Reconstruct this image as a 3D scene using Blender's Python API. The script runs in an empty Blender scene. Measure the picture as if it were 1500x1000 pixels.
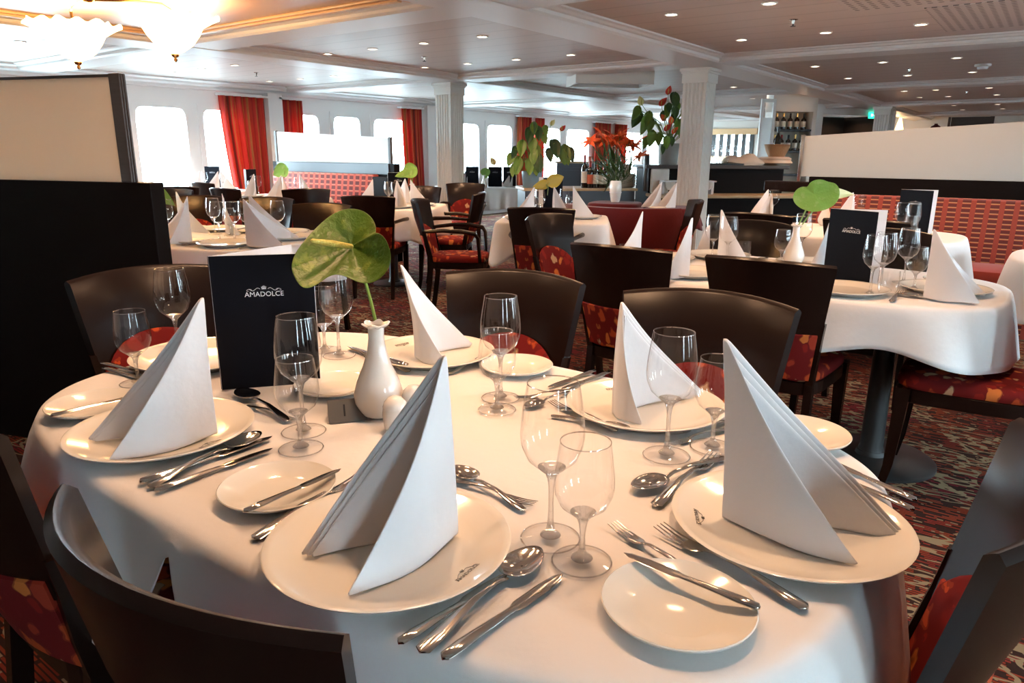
import bpy, bmesh, math, random
from mathutils import Vector, Matrix
random.seed(7)
S = bpy.context.scene
COL = S.collection
PI = math.pi

# ---------------------------------------------------------------- camera
CAMZ, PITCH, YAW, ROLL, FPX = 1.25, .258, .638, .0067, 1050.0
FW = Vector((math.cos(YAW)*math.cos(PITCH), math.sin(YAW)*math.cos(PITCH), -math.sin(PITCH)))
R0 = Vector((math.sin(YAW), -math.cos(YAW), 0)); U0 = R0.cross(FW)
RT = R0*math.cos(ROLL)+U0*math.sin(ROLL); UP = U0*math.cos(ROLL)-R0*math.sin(ROLL)
cam_data = bpy.data.cameras.new('camera'); cam = bpy.data.objects.new('camera', cam_data); COL.objects.link(cam)
cam.location = (0, 0, CAMZ)
cam.rotation_euler = Matrix((RT, UP, -FW)).transposed().to_euler()
cam_data.sensor_width = 36.0; cam_data.lens = FPX/1500*36.0; cam_data.clip_start = .02; cam_data.clip_end = 300
S.camera = cam
def ray(x, y): return FW+RT*((x-750)/FPX)+UP*((500-y)/FPX)
def at(x, y, z):                      # the point at height z that the photograph shows at pixel x, y
    d = ray(x, y); return d*((z-CAMZ)/d.z)+Vector((0, 0, CAMZ))
def atd(x, y, D): return ray(x, y)*D+Vector((0, 0, CAMZ))

# ---------------------------------------------------------------- daylight and exposure
W = bpy.data.worlds.new('sky'); S.world = W; W.use_nodes = True
bg = W.node_tree.nodes['Background']; bg.inputs[1].default_value = 40.0
wt = W.node_tree; tc_ = wt.nodes.new('ShaderNodeTexCoord'); sx_ = wt.nodes.new('ShaderNodeSeparateXYZ'); cr_ = wt.nodes.new('ShaderNodeValToRGB')   # bright overcast sky over darker water
wt.links.new(tc_.outputs['Generated'], sx_.inputs[0]); ma_ = wt.nodes.new('ShaderNodeMath'); ma_.operation = 'MULTIPLY_ADD'; wt.links.new(sx_.outputs[2], ma_.inputs[0]); ma_.inputs[1].default_value = .5; ma_.inputs[2].default_value = .5
wt.links.new(ma_.outputs[0], cr_.inputs[0]); e_ = cr_.color_ramp.elements; e_[0].position = .47; e_[0].color = (.20, .27, .30, 1); e_[1].position = .52; e_[1].color = (.66, .88, 1.0, 1); wt.links.new(cr_.outputs[0], bg.inputs[0])
S.view_settings.view_transform = 'Standard'; S.view_settings.look = 'None'
S.view_settings.gamma = 1; S.view_settings.use_curve_mapping = False
S.view_settings.exposure = 0.4
S.cycles.use_denoising = True
S.cycles.max_bounces = 9; S.cycles.diffuse_bounces = 4; S.cycles.glossy_bounces = 4
S.cycles.transparent_max_bounces = 24; S.cycles.transmission_bounces = 8
S.cycles.caustics_reflective = False; S.cycles.caustics_refractive = False
S.cycles.sample_clamp_indirect = 6.0
WALL_Y, LOW_Y = 9.45, -2.7            # the two sides of the ship
def portal(x0, x1, z0, z1, y, sign):
    l = bpy.data.lights.new('daylight', 'AREA'); l.shape = 'RECTANGLE'; l.size = x1-x0; l.size_y = z1-z0
    l.cycles.is_portal = True
    o = bpy.data.objects.new('daylight', l); COL.objects.link(o)
    o.location = ((x0+x1)/2, y, (z0+z1)/2); o.rotation_euler = (sign*PI/2, 0, 0)
WARM = (1.0, .57, .31)

# ---------------------------------------------------------------- node helpers
def mat(name):
    m = bpy.data.materials.new(name); m.use_nodes = True
    nt = m.node_tree; b = nt.nodes['Principled BSDF']
    return m, nt, b
def simple(name, col, rough=.5, metal=0, spec=.5, coat=0, sheen=0, trans=0, emit=None, es=0, bump=0, bscale=60, sss=0):
    m, nt, b = mat(name)
    b.inputs['Base Color'].default_value = (*col, 1); b.inputs['Roughness'].default_value = rough
    b.inputs['Metallic'].default_value = metal; b.inputs['Specular IOR Level'].default_value = spec
    b.inputs['Coat Weight'].default_value = coat; b.inputs['Coat Roughness'].default_value = .08
    b.inputs['Sheen Weight'].default_value = sheen
    if emit:
        b.inputs['Emission Color'].default_value = (*emit, 1); b.inputs['Emission Strength'].default_value = es
    if sss:
        b.inputs['Subsurface Weight'].default_value = sss; b.inputs['Subsurface Radius'].default_value = (.02, .015, .01)
    if bump:
        n = nt.nodes.new('ShaderNodeTexNoise'); n.inputs['Scale'].default_value = bscale; n.inputs['Detail'].default_value = 3
        tc = nt.nodes.new('ShaderNodeTexCoord'); nt.links.new(tc.outputs['Object'], n.inputs['Vector'])
        bp = nt.nodes.new('ShaderNodeBump'); bp.inputs['Strength'].default_value = bump; bp.inputs['Distance'].default_value = .01
        nt.links.new(n.outputs[0], bp.inputs['Height']); nt.links.new(bp.outputs[0], b.inputs['Normal'])
    return m
class NB:                              # tiny expression builder over math nodes
    def __init__(s, nt): s.nt = nt
    def m(s, op, a, b=None, c=None):
        n = s.nt.nodes.new('ShaderNodeMath'); n.operation = op
        for i, v in enumerate((a, b, c)):
            if v is None: continue
            if isinstance(v, (int, float)): n.inputs[i].default_value = v
            else: s.nt.links.new(v, n.inputs[i])
        return n.outputs[0]
    def mix(s, f, a, b):
        n = s.nt.nodes.new('ShaderNodeMix'); n.data_type = 'RGBA'
        for i, v in ((0, f), (6, a), (7, b)):
            if isinstance(v, (int, float)): n.inputs[i].default_value = v
            elif isinstance(v, tuple): n.inputs[i].default_value = (*v, 1)
            else: s.nt.links.new(v, n.inputs[i])
        return n.outputs[2]
    def noise(s, vec, scale, detail=2, rough=.5):
        n = s.nt.nodes.new('ShaderNodeTexNoise'); n.inputs['Scale'].default_value = scale
        n.inputs['Detail'].default_value = detail; n.inputs['Roughness'].default_value = rough
        if vec is not None: s.nt.links.new(vec, n.inputs['Vector'])
        return n.outputs[0]
    def coords(s, kind='Object', scale=(1, 1, 1), rot=(0, 0, 0)):
        t = s.nt.nodes.new('ShaderNodeTexCoord'); mp = s.nt.nodes.new('ShaderNodeMapping')
        mp.inputs['Scale'].default_value = scale; mp.inputs['Rotation'].default_value = rot
        s.nt.links.new(t.outputs[kind], mp.inputs['Vector']); return mp.outputs[0]
    def xyz(s, vec):
        n = s.nt.nodes.new('ShaderNodeSeparateXYZ'); s.nt.links.new(vec, n.inputs[0]); return n.outputs
    def ramp(s, f, stops, interp='LINEAR'):
        n = s.nt.nodes.new('ShaderNodeValToRGB'); n.color_ramp.interpolation = interp
        e = n.color_ramp.elements
        while len(e) < len(stops): e.new(.5)
        for i, (p, c) in enumerate(stops): e[i].position = p; e[i].color = (*c, 1)
        s.nt.links.new(f, n.inputs[0]); return n.outputs[0]
    def link(s, a, b): s.nt.links.new(a, b)
    def bump(s, h, b, st=.3, d=.01):
        bp = s.nt.nodes.new('ShaderNodeBump'); bp.inputs['Strength'].default_value = st; bp.inputs['Distance'].default_value = d
        s.link(h, bp.inputs['Height']); s.link(bp.outputs[0], b.inputs['Normal'])
M = {}
def wood(name, c1, c2, rough=.27, spec=.27):
    m, nt, b = mat(name); n = NB(nt)
    v = n.coords('Object', (3, 3, 26)); f = n.noise(v, 3, 4, .6)
    n.link(n.mix(f, c1, c2), b.inputs['Base Color']); b.inputs['Roughness'].default_value = rough
    b.inputs['Specular IOR Level'].default_value = spec; b.inputs['Coat Weight'].default_value = 0.0
    return m
M['wood'] = wood('espresso_wood', (.0095, .004, .003), (.0135, .0055, .004))
M['wood_panel'] = wood('dark_panel_wood', (.004, .0028, .0026), (.008, .005, .0045), .5, .08)
M['ledge_wood'] = wood('light_ledge_wood', (.42, .30, .17), (.55, .40, .24), .35, .4)
M['post_wood'] = wood('grey_post_wood', (.05, .042, .04), (.09, .075, .07), .35)
def cloth(name, col, amt=.25, sc=22):
    m, nt, b = mat(name); n = NB(nt)
    b.inputs['Base Color'].default_value = (*col, 1); b.inputs['Roughness'].default_value = .85
    b.inputs['Specular IOR Level'].default_value = .2; b.inputs['Sheen Weight'].default_value = .15
    v = n.coords('Object'); h = n.m('ADD', n.noise(v, sc, 3), n.m('MULTIPLY', n.noise(v, 900, 1), .05)); n.bump(h, b, amt, .008)
    return m
M['linen'] = cloth('white_linen', (.77, .755, .75)); M['napkin'] = cloth('napkin_linen', (.74, .73, .745), .18, 30)
M['porcelain'] = simple('porcelain', (.80, .77, .70), .12, spec=.5, coat=.3)
M['white_glaze'] = simple('white_glaze', (.82, .79, .74), .1, coat=.4)
M['steel'] = simple('polished_steel', (.62, .58, .54), .12, 1)
M['brass'] = simple('brass', (.75, .48, .18), .2, 1)
M['navy'] = simple('navy_card', (.0018, .0022, .0055), .5, spec=.1)
M['paper'] = simple('white_card', (.78, .79, .82), .6)
M['ink'] = simple('silver_print', (.75, .75, .78), .5)
M['black'] = simple('black_plastic', (.01, .01, .01), .35)
M['blackmetal'] = simple('black_metal', (.018, .019, .02), .35, spec=.5)
M['grey_card'] = simple('grey_card', (.11, .10, .09), .4)
M['red_cloth'] = cloth('dark_red_cloth', (.085, .005, .007), .2)
M['pink_cloth'] = cloth('pale_pink_cloth', (.62, .42, .38), .2)
M['stone_pot'] = simple('stone_grey_pot', (.33, .32, .30), .5, bump=.15, bscale=30)
M['blue_pot'] = simple('blue_grey_pot', (.16, .23, .27), .35, bump=.1, bscale=25)
M['soil'] = simple('soil', (.02, .013, .01), .9, bump=.4)
M['basket'] = simple('wicker', (.42, .24, .12), .6, bump=.6, bscale=70)
M['bread_cloth'] = cloth('linen_wrap', (.75, .60, .48), .3)
M['bottle_glass'] = simple('dark_bottle_glass', (.012, .008, .006), .08, spec=.6)
M['red_foil'] = simple('red_foil', (.35, .03, .02), .3, .4)
M['label_paper'] = simple('label_paper', (.72, .66, .55), .6)
M['label_red'] = simple('label_red', (.6, .12, .05), .6)
M['stem'] = simple('green_stem', (.16, .26, .05), .45)
M['spadix'] = simple('yellow_spadix', (.55, .46, .10), .6, bump=.5, bscale=300)
M['lily'] = simple('orange_lily', (.72, .10, .02), .45, sss=.0)
M['flower_red'] = simple('red_spathe', (.65, .05, .03), .3)
M['flower_pale'] = simple('pale_spathe', (.78, .72, .35), .35)
M['flower_olive'] = simple('ochre_spathe', (.42, .30, .03), .35)
M['leaf_dark'] = simple('dark_leaf', (.035, .085, .018), .3, coat=.3)
M['leaf_mid'] = simple('mid_leaf', (.13, .23, .03), .35, coat=.2)
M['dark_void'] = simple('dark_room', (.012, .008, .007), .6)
M['slate'] = simple('slate_cabinet', (.045, .055, .075), .35)
M['tray'] = simple('black_tray', (.012, .012, .012), .3)
M['cream_paint'] = simple('cream_paint', (.70, .68, .64), .5)
M['white_paint'] = simple('white_paint', (.86, .89, .90), .5)
M['warm_glow_peach'] = simple('warm_glow_peach', (.60, .42, .30), .35, bump=.06, bscale=3)  # pale ceiling colour with the chandelier's warm glow mixed in
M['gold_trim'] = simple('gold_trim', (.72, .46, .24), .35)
M['beam_paint'] = simple('beam_paint', (.74, .73, .72), .45)
M['lamp'] = simple('lamp_lens', (.9, .9, .9), .3, emit=(1, .86, .66), es=14)
M['trim_ring'] = simple('white_ring', (.75, .72, .68), .4)
M['exit_green'] = simple('lit_green_sign', (.0, .3, .2), .5, emit=(.03, .75, .45), es=1.6)
M['exit_white'] = simple('lit_white_sign', (.8, .8, .8), .5, emit=(.8, 1, .95), es=1.6)
M['sconce'] = simple('sconce_glow', (1, .8, .5), .5, emit=(1, .55, .2), es=5)
def frosted(name, col, tr=.5):
    m, nt, b = mat(name); out = nt.nodes['Material Output']
    d = nt.nodes.new('ShaderNodeBsdfDiffuse'); t = nt.nodes.new('ShaderNodeBsdfTranslucent'); g = nt.nodes.new('ShaderNodeBsdfGlossy')
    for x in (d, t): x.inputs[0].default_value = (*col, 1)
    g.inputs['Roughness'].default_value = .25; g.inputs[0].default_value = (.9, .9, .9, 1)
    a = nt.nodes.new('ShaderNodeMixShader'); a.inputs[0].default_value = tr; nt.links.new(d.outputs[0], a.inputs[1]); nt.links.new(t.outputs[0], a.inputs[2])
    c = nt.nodes.new('ShaderNodeMixShader'); c.inputs[0].default_value = .05; nt.links.new(a.outputs[0], c.inputs[1]); nt.links.new(g.outputs[0], c.inputs[2])
    nt.links.new(c.outputs[0], out.inputs[0]); return m
M['frosted'] = frosted('frosted_glass', (.60, .61, .59), .3)
M['frosted_cream'] = frosted('cream_frosted_glass', (.92, .80, .66), .6)
M['frosted_clear'] = frosted('frosted_window_glass', (.86, .89, .90), .72)
def thin_glass(name, tint=(.99, .99, .99), edge=.78, lo=.035, hi=.7, power=3.6, refr=0.0):
    m, nt, b = mat(name); out = nt.nodes['Material Output']
    lw = nt.nodes.new('ShaderNodeLayerWeight'); lw.inputs['Blend'].default_value = .5
    p = nt.nodes.new('ShaderNodeMath'); p.operation = 'POWER'; nt.links.new(lw.outputs['Facing'], p.inputs[0]); p.inputs[1].default_value = power
    mr = nt.nodes.new('ShaderNodeMapRange'); nt.links.new(p.outputs[0], mr.inputs[0]); mr.inputs[3].default_value = lo; mr.inputs[4].default_value = hi
    t = nt.nodes.new('ShaderNodeBsdfTransparent')
    cr = nt.nodes.new('ShaderNodeMix'); cr.data_type = 'RGBA'; nt.links.new(p.outputs[0], cr.inputs[0]); cr.inputs[6].default_value = (*tint, 1); cr.inputs[7].default_value = (edge, edge, edge, 1)
    nt.links.new(cr.outputs[2], t.inputs[0]); src = t.outputs[0]
    if refr:
        gb = nt.nodes.new('ShaderNodeBsdfGlass'); gb.inputs['IOR'].default_value = 1.45; gb.inputs['Roughness'].default_value = .0
        m2 = nt.nodes.new('ShaderNodeMixShader'); m2.inputs[0].default_value = refr; nt.links.new(src, m2.inputs[1]); nt.links.new(gb.outputs[0], m2.inputs[2]); src = m2.outputs[0]
    g = nt.nodes.new('ShaderNodeBsdfGlossy'); g.inputs['Roughness'].default_value = .03; g.inputs[0].default_value = (1, 1, 1, 1)
    mx = nt.nodes.new('ShaderNodeMixShader'); nt.links.new(mr.outputs[0], mx.inputs[0]); nt.links.new(src, mx.inputs[1]); nt.links.new(g.outputs[0], mx.inputs[2])
    nt.links.new(mx.outputs[0], out.inputs[0]); return m
M['glass'] = thin_glass('clear_glass')
M['foot_glass'] = thin_glass('foot_glass', edge=.96, lo=.03, hi=.35)
M['stem_glass'] = thin_glass('stem_glass', edge=.85, lo=.05, hi=.5, power=2.5, refr=.45)
M['rim_glass'] = thin_glass('rim_glass', (.8, .8, .8), .6, .25, .8)
M['pane'] = thin_glass('window_pane', lo=.03, hi=.2)
def floral(name='floral_fabric', base=(.15, .010, .010), scale=21):
    m, nt, b = mat(name); n = NB(nt)
    v = n.coords('Object', (scale, scale, scale*.62), (0, .5, .3))
    w = nt.nodes.new('ShaderNodeVectorMath'); w.operation = 'ADD'; nt.links.new(v, w.inputs[0])
    nz = nt.nodes.new('ShaderNodeTexNoise'); nz.inputs['Scale'].default_value = 1.2; nt.links.new(v, nz.inputs['Vector']); nt.links.new(nz.outputs['Color'], w.inputs[1])
    vo = nt.nodes.new('ShaderNodeTexVoronoi'); vo.inputs['Scale'].default_value = 1.0; nt.links.new(w.outputs[0], vo.inputs['Vector'])
    d = vo.outputs['Distance']; c = n.xyz(vo.outputs['Color'])
    petal = n.ramp(c[0], [(0, (.24, .016, .012)), (.3, (.46, .07, .02)), (.55, (.58, .17, .04)), (.75, (.50, .30, .17)), (.92, (.34, .04, .02))], 'CONSTANT')
    mask = n.m('LESS_THAN', d, n.m('ADD', .33, n.m('MULTIPLY', c[1], .22)))
    rim = n.m('MULTIPLY', mask, n.m('GREATER_THAN', d, n.m('ADD', .27, n.m('MULTIPLY', c[1], .22))))
    col = n.mix(mask, base, petal); col = n.mix(n.m('MULTIPLY', rim, .6), col, (.10, .01, .012))
    n.link(col, b.inputs['Base Color']); b.inputs['Roughness'].default_value = .85; b.inputs['Specular IOR Level'].default_value = .15
    return m
M['floral'] = floral()
def bench_fabric(name, base, dash, line, pu=.092, pv=.036, slant=0.0):
    m, nt, b = mat(name); n = NB(nt)
    x, y, z = n.xyz(n.coords('Object'))
    yy = n.m('ADD', y, n.m('MULTIPLY', z, slant))
    fu = n.m('FRACT', n.m('ADD', n.m('DIVIDE', yy, pu), 50)); fv = n.m('FRACT', n.m('ADD', n.m('DIVIDE', z, pv), 50))
    inu = n.m('LESS_THAN', fu, .62); inv = n.m('LESS_THAN', fv, .66)
    ln = n.m('MULTIPLY', inu, n.m('GREATER_THAN', fv, .80))
    col = n.mix(n.m('MULTIPLY', inu, inv), base, dash); col = n.mix(ln, col, line)
    n.link(col, b.inputs['Base Color']); b.inputs['Roughness'].default_value = .75; b.inputs['Sheen Weight'].default_value = .2
    n.bump(n.noise(n.coords('Object'), 250, 2), b, .15, .004)
    return m
M['bench_red'] = bench_fabric('red_bench_fabric', (.28, .035, .016), (.10, .010, .008), (.50, .22, .09))
M['bench_red_plain'] = cloth('red_bench_seat', (.26, .028, .014), .15)
M['bench_grid'] = bench_fabric('red_grid_fabric', (.62, .10, .06), (.14, .012, .012), (.70, .22, .14), .105, .062, .15)
def stripes(name='striped_curtain'):
    m, nt, b = mat(name); n = NB(nt); out = nt.nodes['Material Output']
    tc = nt.nodes.new('ShaderNodeTexCoord'); u = n.xyz(tc.outputs['UV'])[0]
    f = n.noise(None, 1); nn = f.node; nt.links.new(n.coords('UV', (9, .02, 0)), nn.inputs['Vector']); nn.inputs['Scale'].default_value = 2.0; nn.inputs['Detail'].default_value = 3
    col = n.ramp(f, [(.28, (.08, .010, .008)), (.38, (.20, .03, .015)), (.46, (.50, .02, .018)), (.54, (.52, .05, .022)), (.60, (.48, .16, .04)), (.66, (.20, .06, .025)), (.76, (.09, .018, .012))])
    n.link(col, b.inputs['Base Color']); b.inputs['Roughness'].default_value = .8
    t = nt.nodes.new('ShaderNodeBsdfTranslucent'); n.link(col, t.inputs[0])
    mx = nt.nodes.new('ShaderNodeMixShader'); mx.inputs[0].default_value = .30
    n.link(b.outputs[0], mx.inputs[1]); n.link(t.outputs[0], mx.inputs[2]); n.link(mx.outputs[0], out.inputs[0]); return m
M['curtain'] = stripes()
def spathe(name, a, c, vein):
    m, nt, b = mat(name); n = NB(nt)
    v = n.coords('Object'); f = n.noise(v, 28, 4, .6); g = n.noise(v, 9, 2)
    col = n.mix(n.m('MULTIPLY', g, 1.0), a, c); sp = n.ramp(f, [(.56, (0, 0, 0)), (.66, (1, 1, 1))])
    col = n.mix(n.m('MULTIPLY', n.xyz(sp)[0], .55), col, vein)
    n.link(col, b.inputs['Base Color']); b.inputs['Roughness'].default_value = .38; b.inputs['Specular IOR Level'].default_value = .35
    n.bump(f, b, .5, .012); return m
M['spathe'] = spathe('green_spathe', (.045, .095, .008), (.085, .14, .012), (.20, .24, .03))
M['spathe_light'] = spathe('bright_green_spathe', (.16, .34, .05), (.24, .42, .09), (.32, .45, .16))
def carpet():
    m, nt, b = mat('patterned_carpet'); n = NB(nt)
    v = n.coords('Object')
    def rows(per, stretch, off):
        X, Y, Z = n.xyz(v); fl = n.m('FLOOR', n.m('MULTIPLY', X, per)); cb = nt.nodes.new('ShaderNodeCombineXYZ')
        nt.links.new(n.m('ADD', n.m('MULTIPLY', fl, 3.7), off), cb.inputs[0]); nt.links.new(n.m('MULTIPLY', Y, stretch), cb.inputs[1]); return n.noise(cb.outputs[0], 1, 1, .5)
    d1 = rows(84, 13, 0); d2 = rows(84, 17, 91)
    zone = n.noise(v, 1.6, 2); z2 = n.noise(v, 2.7, 1)
    row = n.m('FRACT', n.m('MULTIPLY', n.xyz(v)[0], 84))
    inrow = n.m('LESS_THAN', row, .66)
    red = n.ramp(z2, [(.35, (.13, .015, .010)), (.5, (.17, .032, .012)), (.62, (.13, .008, .015))])
    tan = (.19, .135, .08)
    dashr = n.m('MULTIPLY', inrow, n.m('GREATER_THAN', d1, .49)); dasht = n.m('MULTIPLY', inrow, n.m('GREATER_THAN', d2, n.m('SUBTRACT', .72, n.m('MULTIPLY', zone, .18))))
    col = n.mix(dashr, (.022, .010, .008), red); col = n.mix(dasht, col, tan)
    wv = n.coords('Object', (7, 2.6, 1)); vo = nt.nodes.new('ShaderNodeTexVoronoi'); vo.feature = 'DISTANCE_TO_EDGE'; vo.inputs['Scale'].default_value = 2.4
    wn = nt.nodes.new('ShaderNodeVectorMath'); wn.operation = 'ADD'; nt.links.new(wv, wn.inputs[0]); q = nt.nodes.new('ShaderNodeTexNoise'); q.inputs['Scale'].default_value = 1.5; nt.links.new(wv, q.inputs['Vector']); nt.links.new(q.outputs['Color'], wn.inputs[1]); nt.links.new(wn.outputs[0], vo.inputs['Vector'])
    vine = n.m('MULTIPLY', n.m('LESS_THAN', vo.outputs['Distance'], .06), n.m('GREATER_THAN', zone, .48))
    col = n.mix(vine, col, (.19, .15, .09))
    n.link(col, b.inputs['Base Color']); b.inputs['Roughness'].default_value = .95; b.inputs['Specular IOR Level'].default_value = .1
    n.bump(n.noise(v, 400, 1), b, .3, .004); return m
M['carpet'] = carpet()
def ceiling_mat():
    m, nt, b = mat('ceiling_panels'); n = NB(nt)
    x, y, z = n.xyz(n.coords('Object'))
    f = n.m('ABSOLUTE', n.m('SUBTRACT', n.m('FRACT', n.m('ADD', n.m('MULTIPLY', x, 3.3), 50)), .5))
    groove = n.m('LESS_THAN', f, .035)
    col = n.mix(groove, (.58, .52, .49), (.47, .42, .395)); n.link(col, b.inputs['Base Color'])
    b.inputs['Roughness'].default_value = .48; b.inputs['Specular IOR Level'].default_value = .35
    n.bump(n.noise(n.coords('Object', (9, 1.2, 1)), 1.5, 2), b, .12, .02); return m
M['ceiling'] = ceiling_mat()
def perforated():
    m, nt, b = mat('perforated_panel'); n = NB(nt)
    x, y, z = n.xyz(n.coords('Object'))
    fx = n.m('SUBTRACT', n.m('FRACT', n.m('ADD', n.m('MULTIPLY', x, 17), 50)), .5); fy = n.m('SUBTRACT', n.m('FRACT', n.m('ADD', n.m('MULTIPLY', y, 17), 50)), .5)
    hole = n.m('LESS_THAN', n.m('ADD', n.m('MULTIPLY', fx, fx), n.m('MULTIPLY', fy, fy)), .075)
    n.link(n.mix(hole, (.57, .52, .49), (.20, .19, .18)), b.inputs['Base Color']); b.inputs['Roughness'].default_value = .5; return m
M['perforated'] = perforated()
def shade_mat():
    m, nt, b = mat('lit_tulip_glass'); out = nt.nodes['Material Output']
    e = nt.nodes.new('ShaderNodeEmission'); e.inputs[0].default_value = (1.0, .74, .36, 1); e.inputs[1].default_value = 5.0
    t = nt.nodes.new('ShaderNodeBsdfTranslucent'); t.inputs[0].default_value = (.95, .85, .65, 1); tr = nt.nodes.new('ShaderNodeBsdfTransparent'); tr.inputs[0].default_value = (1, .9, .75, 1)
    m1 = nt.nodes.new('ShaderNodeMixShader'); m1.inputs[0].default_value = .4; nt.links.new(t.outputs[0], m1.inputs[1]); nt.links.new(tr.outputs[0], m1.inputs[2])
    ad = nt.nodes.new('ShaderNodeAddShader'); nt.links.new(m1.outputs[0], ad.inputs[0]); nt.links.new(e.outputs[0], ad.inputs[1]); nt.links.new(ad.outputs[0], out.inputs[0]); return m
M['shade'] = shade_mat()

# ---------------------------------------------------------------- mesh helpers
V = Vector
def nb(): return bmesh.new()
def quad(bm, vs):
    try: bm.faces.new(vs)
    except ValueError: pass
def box(bm, x0, x1, y0, y1, z0, z1, mtx=None, bev=0):
    t = bmesh.new(); r = bmesh.ops.create_cube(t, size=1)
    for v in t.verts: v.co = V(((x0+x1)/2+v.co.x*(x1-x0), (y0+y1)/2+v.co.y*(y1-y0), (z0+z1)/2+v.co.z*(z1-z0)))
    if bev: bmesh.ops.bevel(t, geom=t.edges[:], offset=bev, segments=2, affect='EDGES', profile=.6)
    if mtx: bmesh.ops.transform(t, matrix=mtx, verts=t.verts)
    merge(bm, t)
def merge(bm, t):
    me = bpy.data.meshes.new('tmp'); t.to_mesh(me); t.free(); bm.from_mesh(me); bpy.data.meshes.remove(me)
def loft(bm, rings, closed=True, caps=True):
    vs = [[bm.verts.new(p) for p in r] for r in rings]
    n = len(rings[0])
    for a, b in zip(vs, vs[1:]):
        for i in range(n if closed else n-1): quad(bm, [a[i], a[(i+1) % n], b[(i+1) % n], b[i]])
    if caps and closed: quad(bm, vs[0][::-1]); quad(bm, vs[-1])
    return vs
def lathe(bm, prof, seg=24, c=(0, 0, 0)):
    rings = []
    for r, z in prof:
        if r < 1e-5: rings.append([bm.verts.new((c[0], c[1], c[2]+z))])
        else: rings.append([bm.verts.new((c[0]+r*math.cos(2*PI*i/seg), c[1]+r*math.sin(2*PI*i/seg), c[2]+z)) for i in range(seg)])
    for a, b in zip(rings, rings[1:]):
        for i in range(seg):
            j = (i+1) % seg
            if len(a) == 1 and len(b) == 1: continue
            if len(a) == 1: quad(bm, [a[0], b[i], b[j]])
            elif len(b) == 1: quad(bm, [a[i], a[j], b[0]])
            else: quad(bm, [a[i], a[j], b[j], b[i]])
def tube(bm, pts, r, seg=8, caps=True):
    pts = [V(p) for p in pts]; rings = []; up = V((0, 0, 1))
    for i, p in enumerate(pts):
        d = (pts[min(i+1, len(pts)-1)]-pts[max(i-1, 0)]).normalized()
        a = d.cross(up)
        if a.length < .05: a = d.cross(V((1, 0, 0)))
        a.normalize(); b = a.cross(d)
        rr = r[i] if isinstance(r, (list, tuple)) else r
        rings.append([p+(a*math.cos(2*PI*k/seg)+b*math.sin(2*PI*k/seg))*rr for k in range(seg)])
    loft(bm, rings, True, caps)
def obj(name, bm, m, parent=None, smooth=True, loc=None, rotz=None):
    me = bpy.data.meshes.new(name); bmesh.ops.recalc_face_normals(bm, faces=bm.faces[:]); bm.to_mesh(me); bm.free()
    if smooth:
        me.polygons.foreach_set('use_smooth', [True]*len(me.polygons))
        try: me.set_sharp_from_angle(angle=.75)
        except Exception: pass
    me.materials.append(M[m] if isinstance(m, str) else m)
    o = bpy.data.objects.new(name, me); COL.objects.link(o)
    if parent is not None: o.parent = parent
    if loc is not None: o.location = loc
    if rotz is not None: o.rotation_euler = (0, 0, rotz)
    return o
def tag(o, label, cat, group=None, kind=None):
    o['label'] = label; o['category'] = cat
    if group: o['group'] = group
    if kind: o['kind'] = kind
    return o
def thing(name, label, cat, loc=(0, 0, 0), rotz=0, group=None):
    o = bpy.data.objects.new(name, None); COL.objects.link(o); o.empty_display_size = .05
    o.location = loc; o.rotation_euler = (0, 0, rotz)
    return tag(o, label, cat, group)
def struct(name, bm, m, smooth=False, label=None):
    o = obj(name, bm, m, None, smooth); o['kind'] = 'structure'
    o['label'] = label or 'part of the dining room shell: '+name.replace('_', ' '); o['category'] = name.split('_')[0]
    return o
def copy_tree(o, parent=None):
    c = o.copy(); COL.objects.link(c)
    if parent is not None: c.parent = parent
    for ch in KIDS.get(o.name, ()): copy_tree(ch, c)
    return c
KIDS = {}
def note(o):
    ks = [x for x in COL.objects if x.parent == o]; KIDS[o.name] = ks
    for k in ks: note(k)
def dup(proto, label, loc, rot=0, group=None, tilt=None):
    if not proto.get('_used'):
        note(proto); proto['_used'] = 1; r = proto
    else: r = copy_tree(proto)
    r.location = loc; r.rotation_euler = (tilt or (0, 0))+(rot,) if tilt else (0, 0, rot)
    r['label'] = label
    if group: r['group'] = group
    elif 'group' in r: del r['group']
    return r

# ---------------------------------------------------------------- tables and cloths
def se(t, a, b, n=3.3):
    c, s = math.cos(t), math.sin(t)
    return a*math.copysign(abs(c)**(2/n), c), b*math.copysign(abs(s)**(2/n), s)
def table(label, cx, cy, a, b, rot=0, n=3.3, group=None):
    t = thing('dining_table', label, 'table', (cx, cy, 0), rot, group)
    bm = nb(); N = 48
    rings = []
    for s, z in ((.965, .715), (.99, .72), (.99, .738), (.975, .742)):
        rings.append([V((*[q*s for q in se(2*PI*i/N, a-.012, b-.012, n)], z)) for i in range(N)])
    loft(bm, rings); obj('tabletop', bm, 'wood', t, smooth=False)
    for dy in ((-.42, .42) if b > .75 else (0,)):
        bm = nb(); lathe(bm, [(0, .03), (.055, .03), (.045, .06), (.04, .66), (.12, .70), (.12, .716), (0, .716)], 20, (0, dy, 0)); obj('pedestal', bm, 'blackmetal', t)
        bm = nb(); R_ = .25 if b > .5 else .2; lathe(bm, [(0, 0), (R_, 0), (R_, .008), (R_-.008, .014), (.06, .022), (.055, .04), (0, .04)], 40, (0, dy, 0)); obj('base_plate', bm, 'blackmetal', t)
    return t
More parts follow.
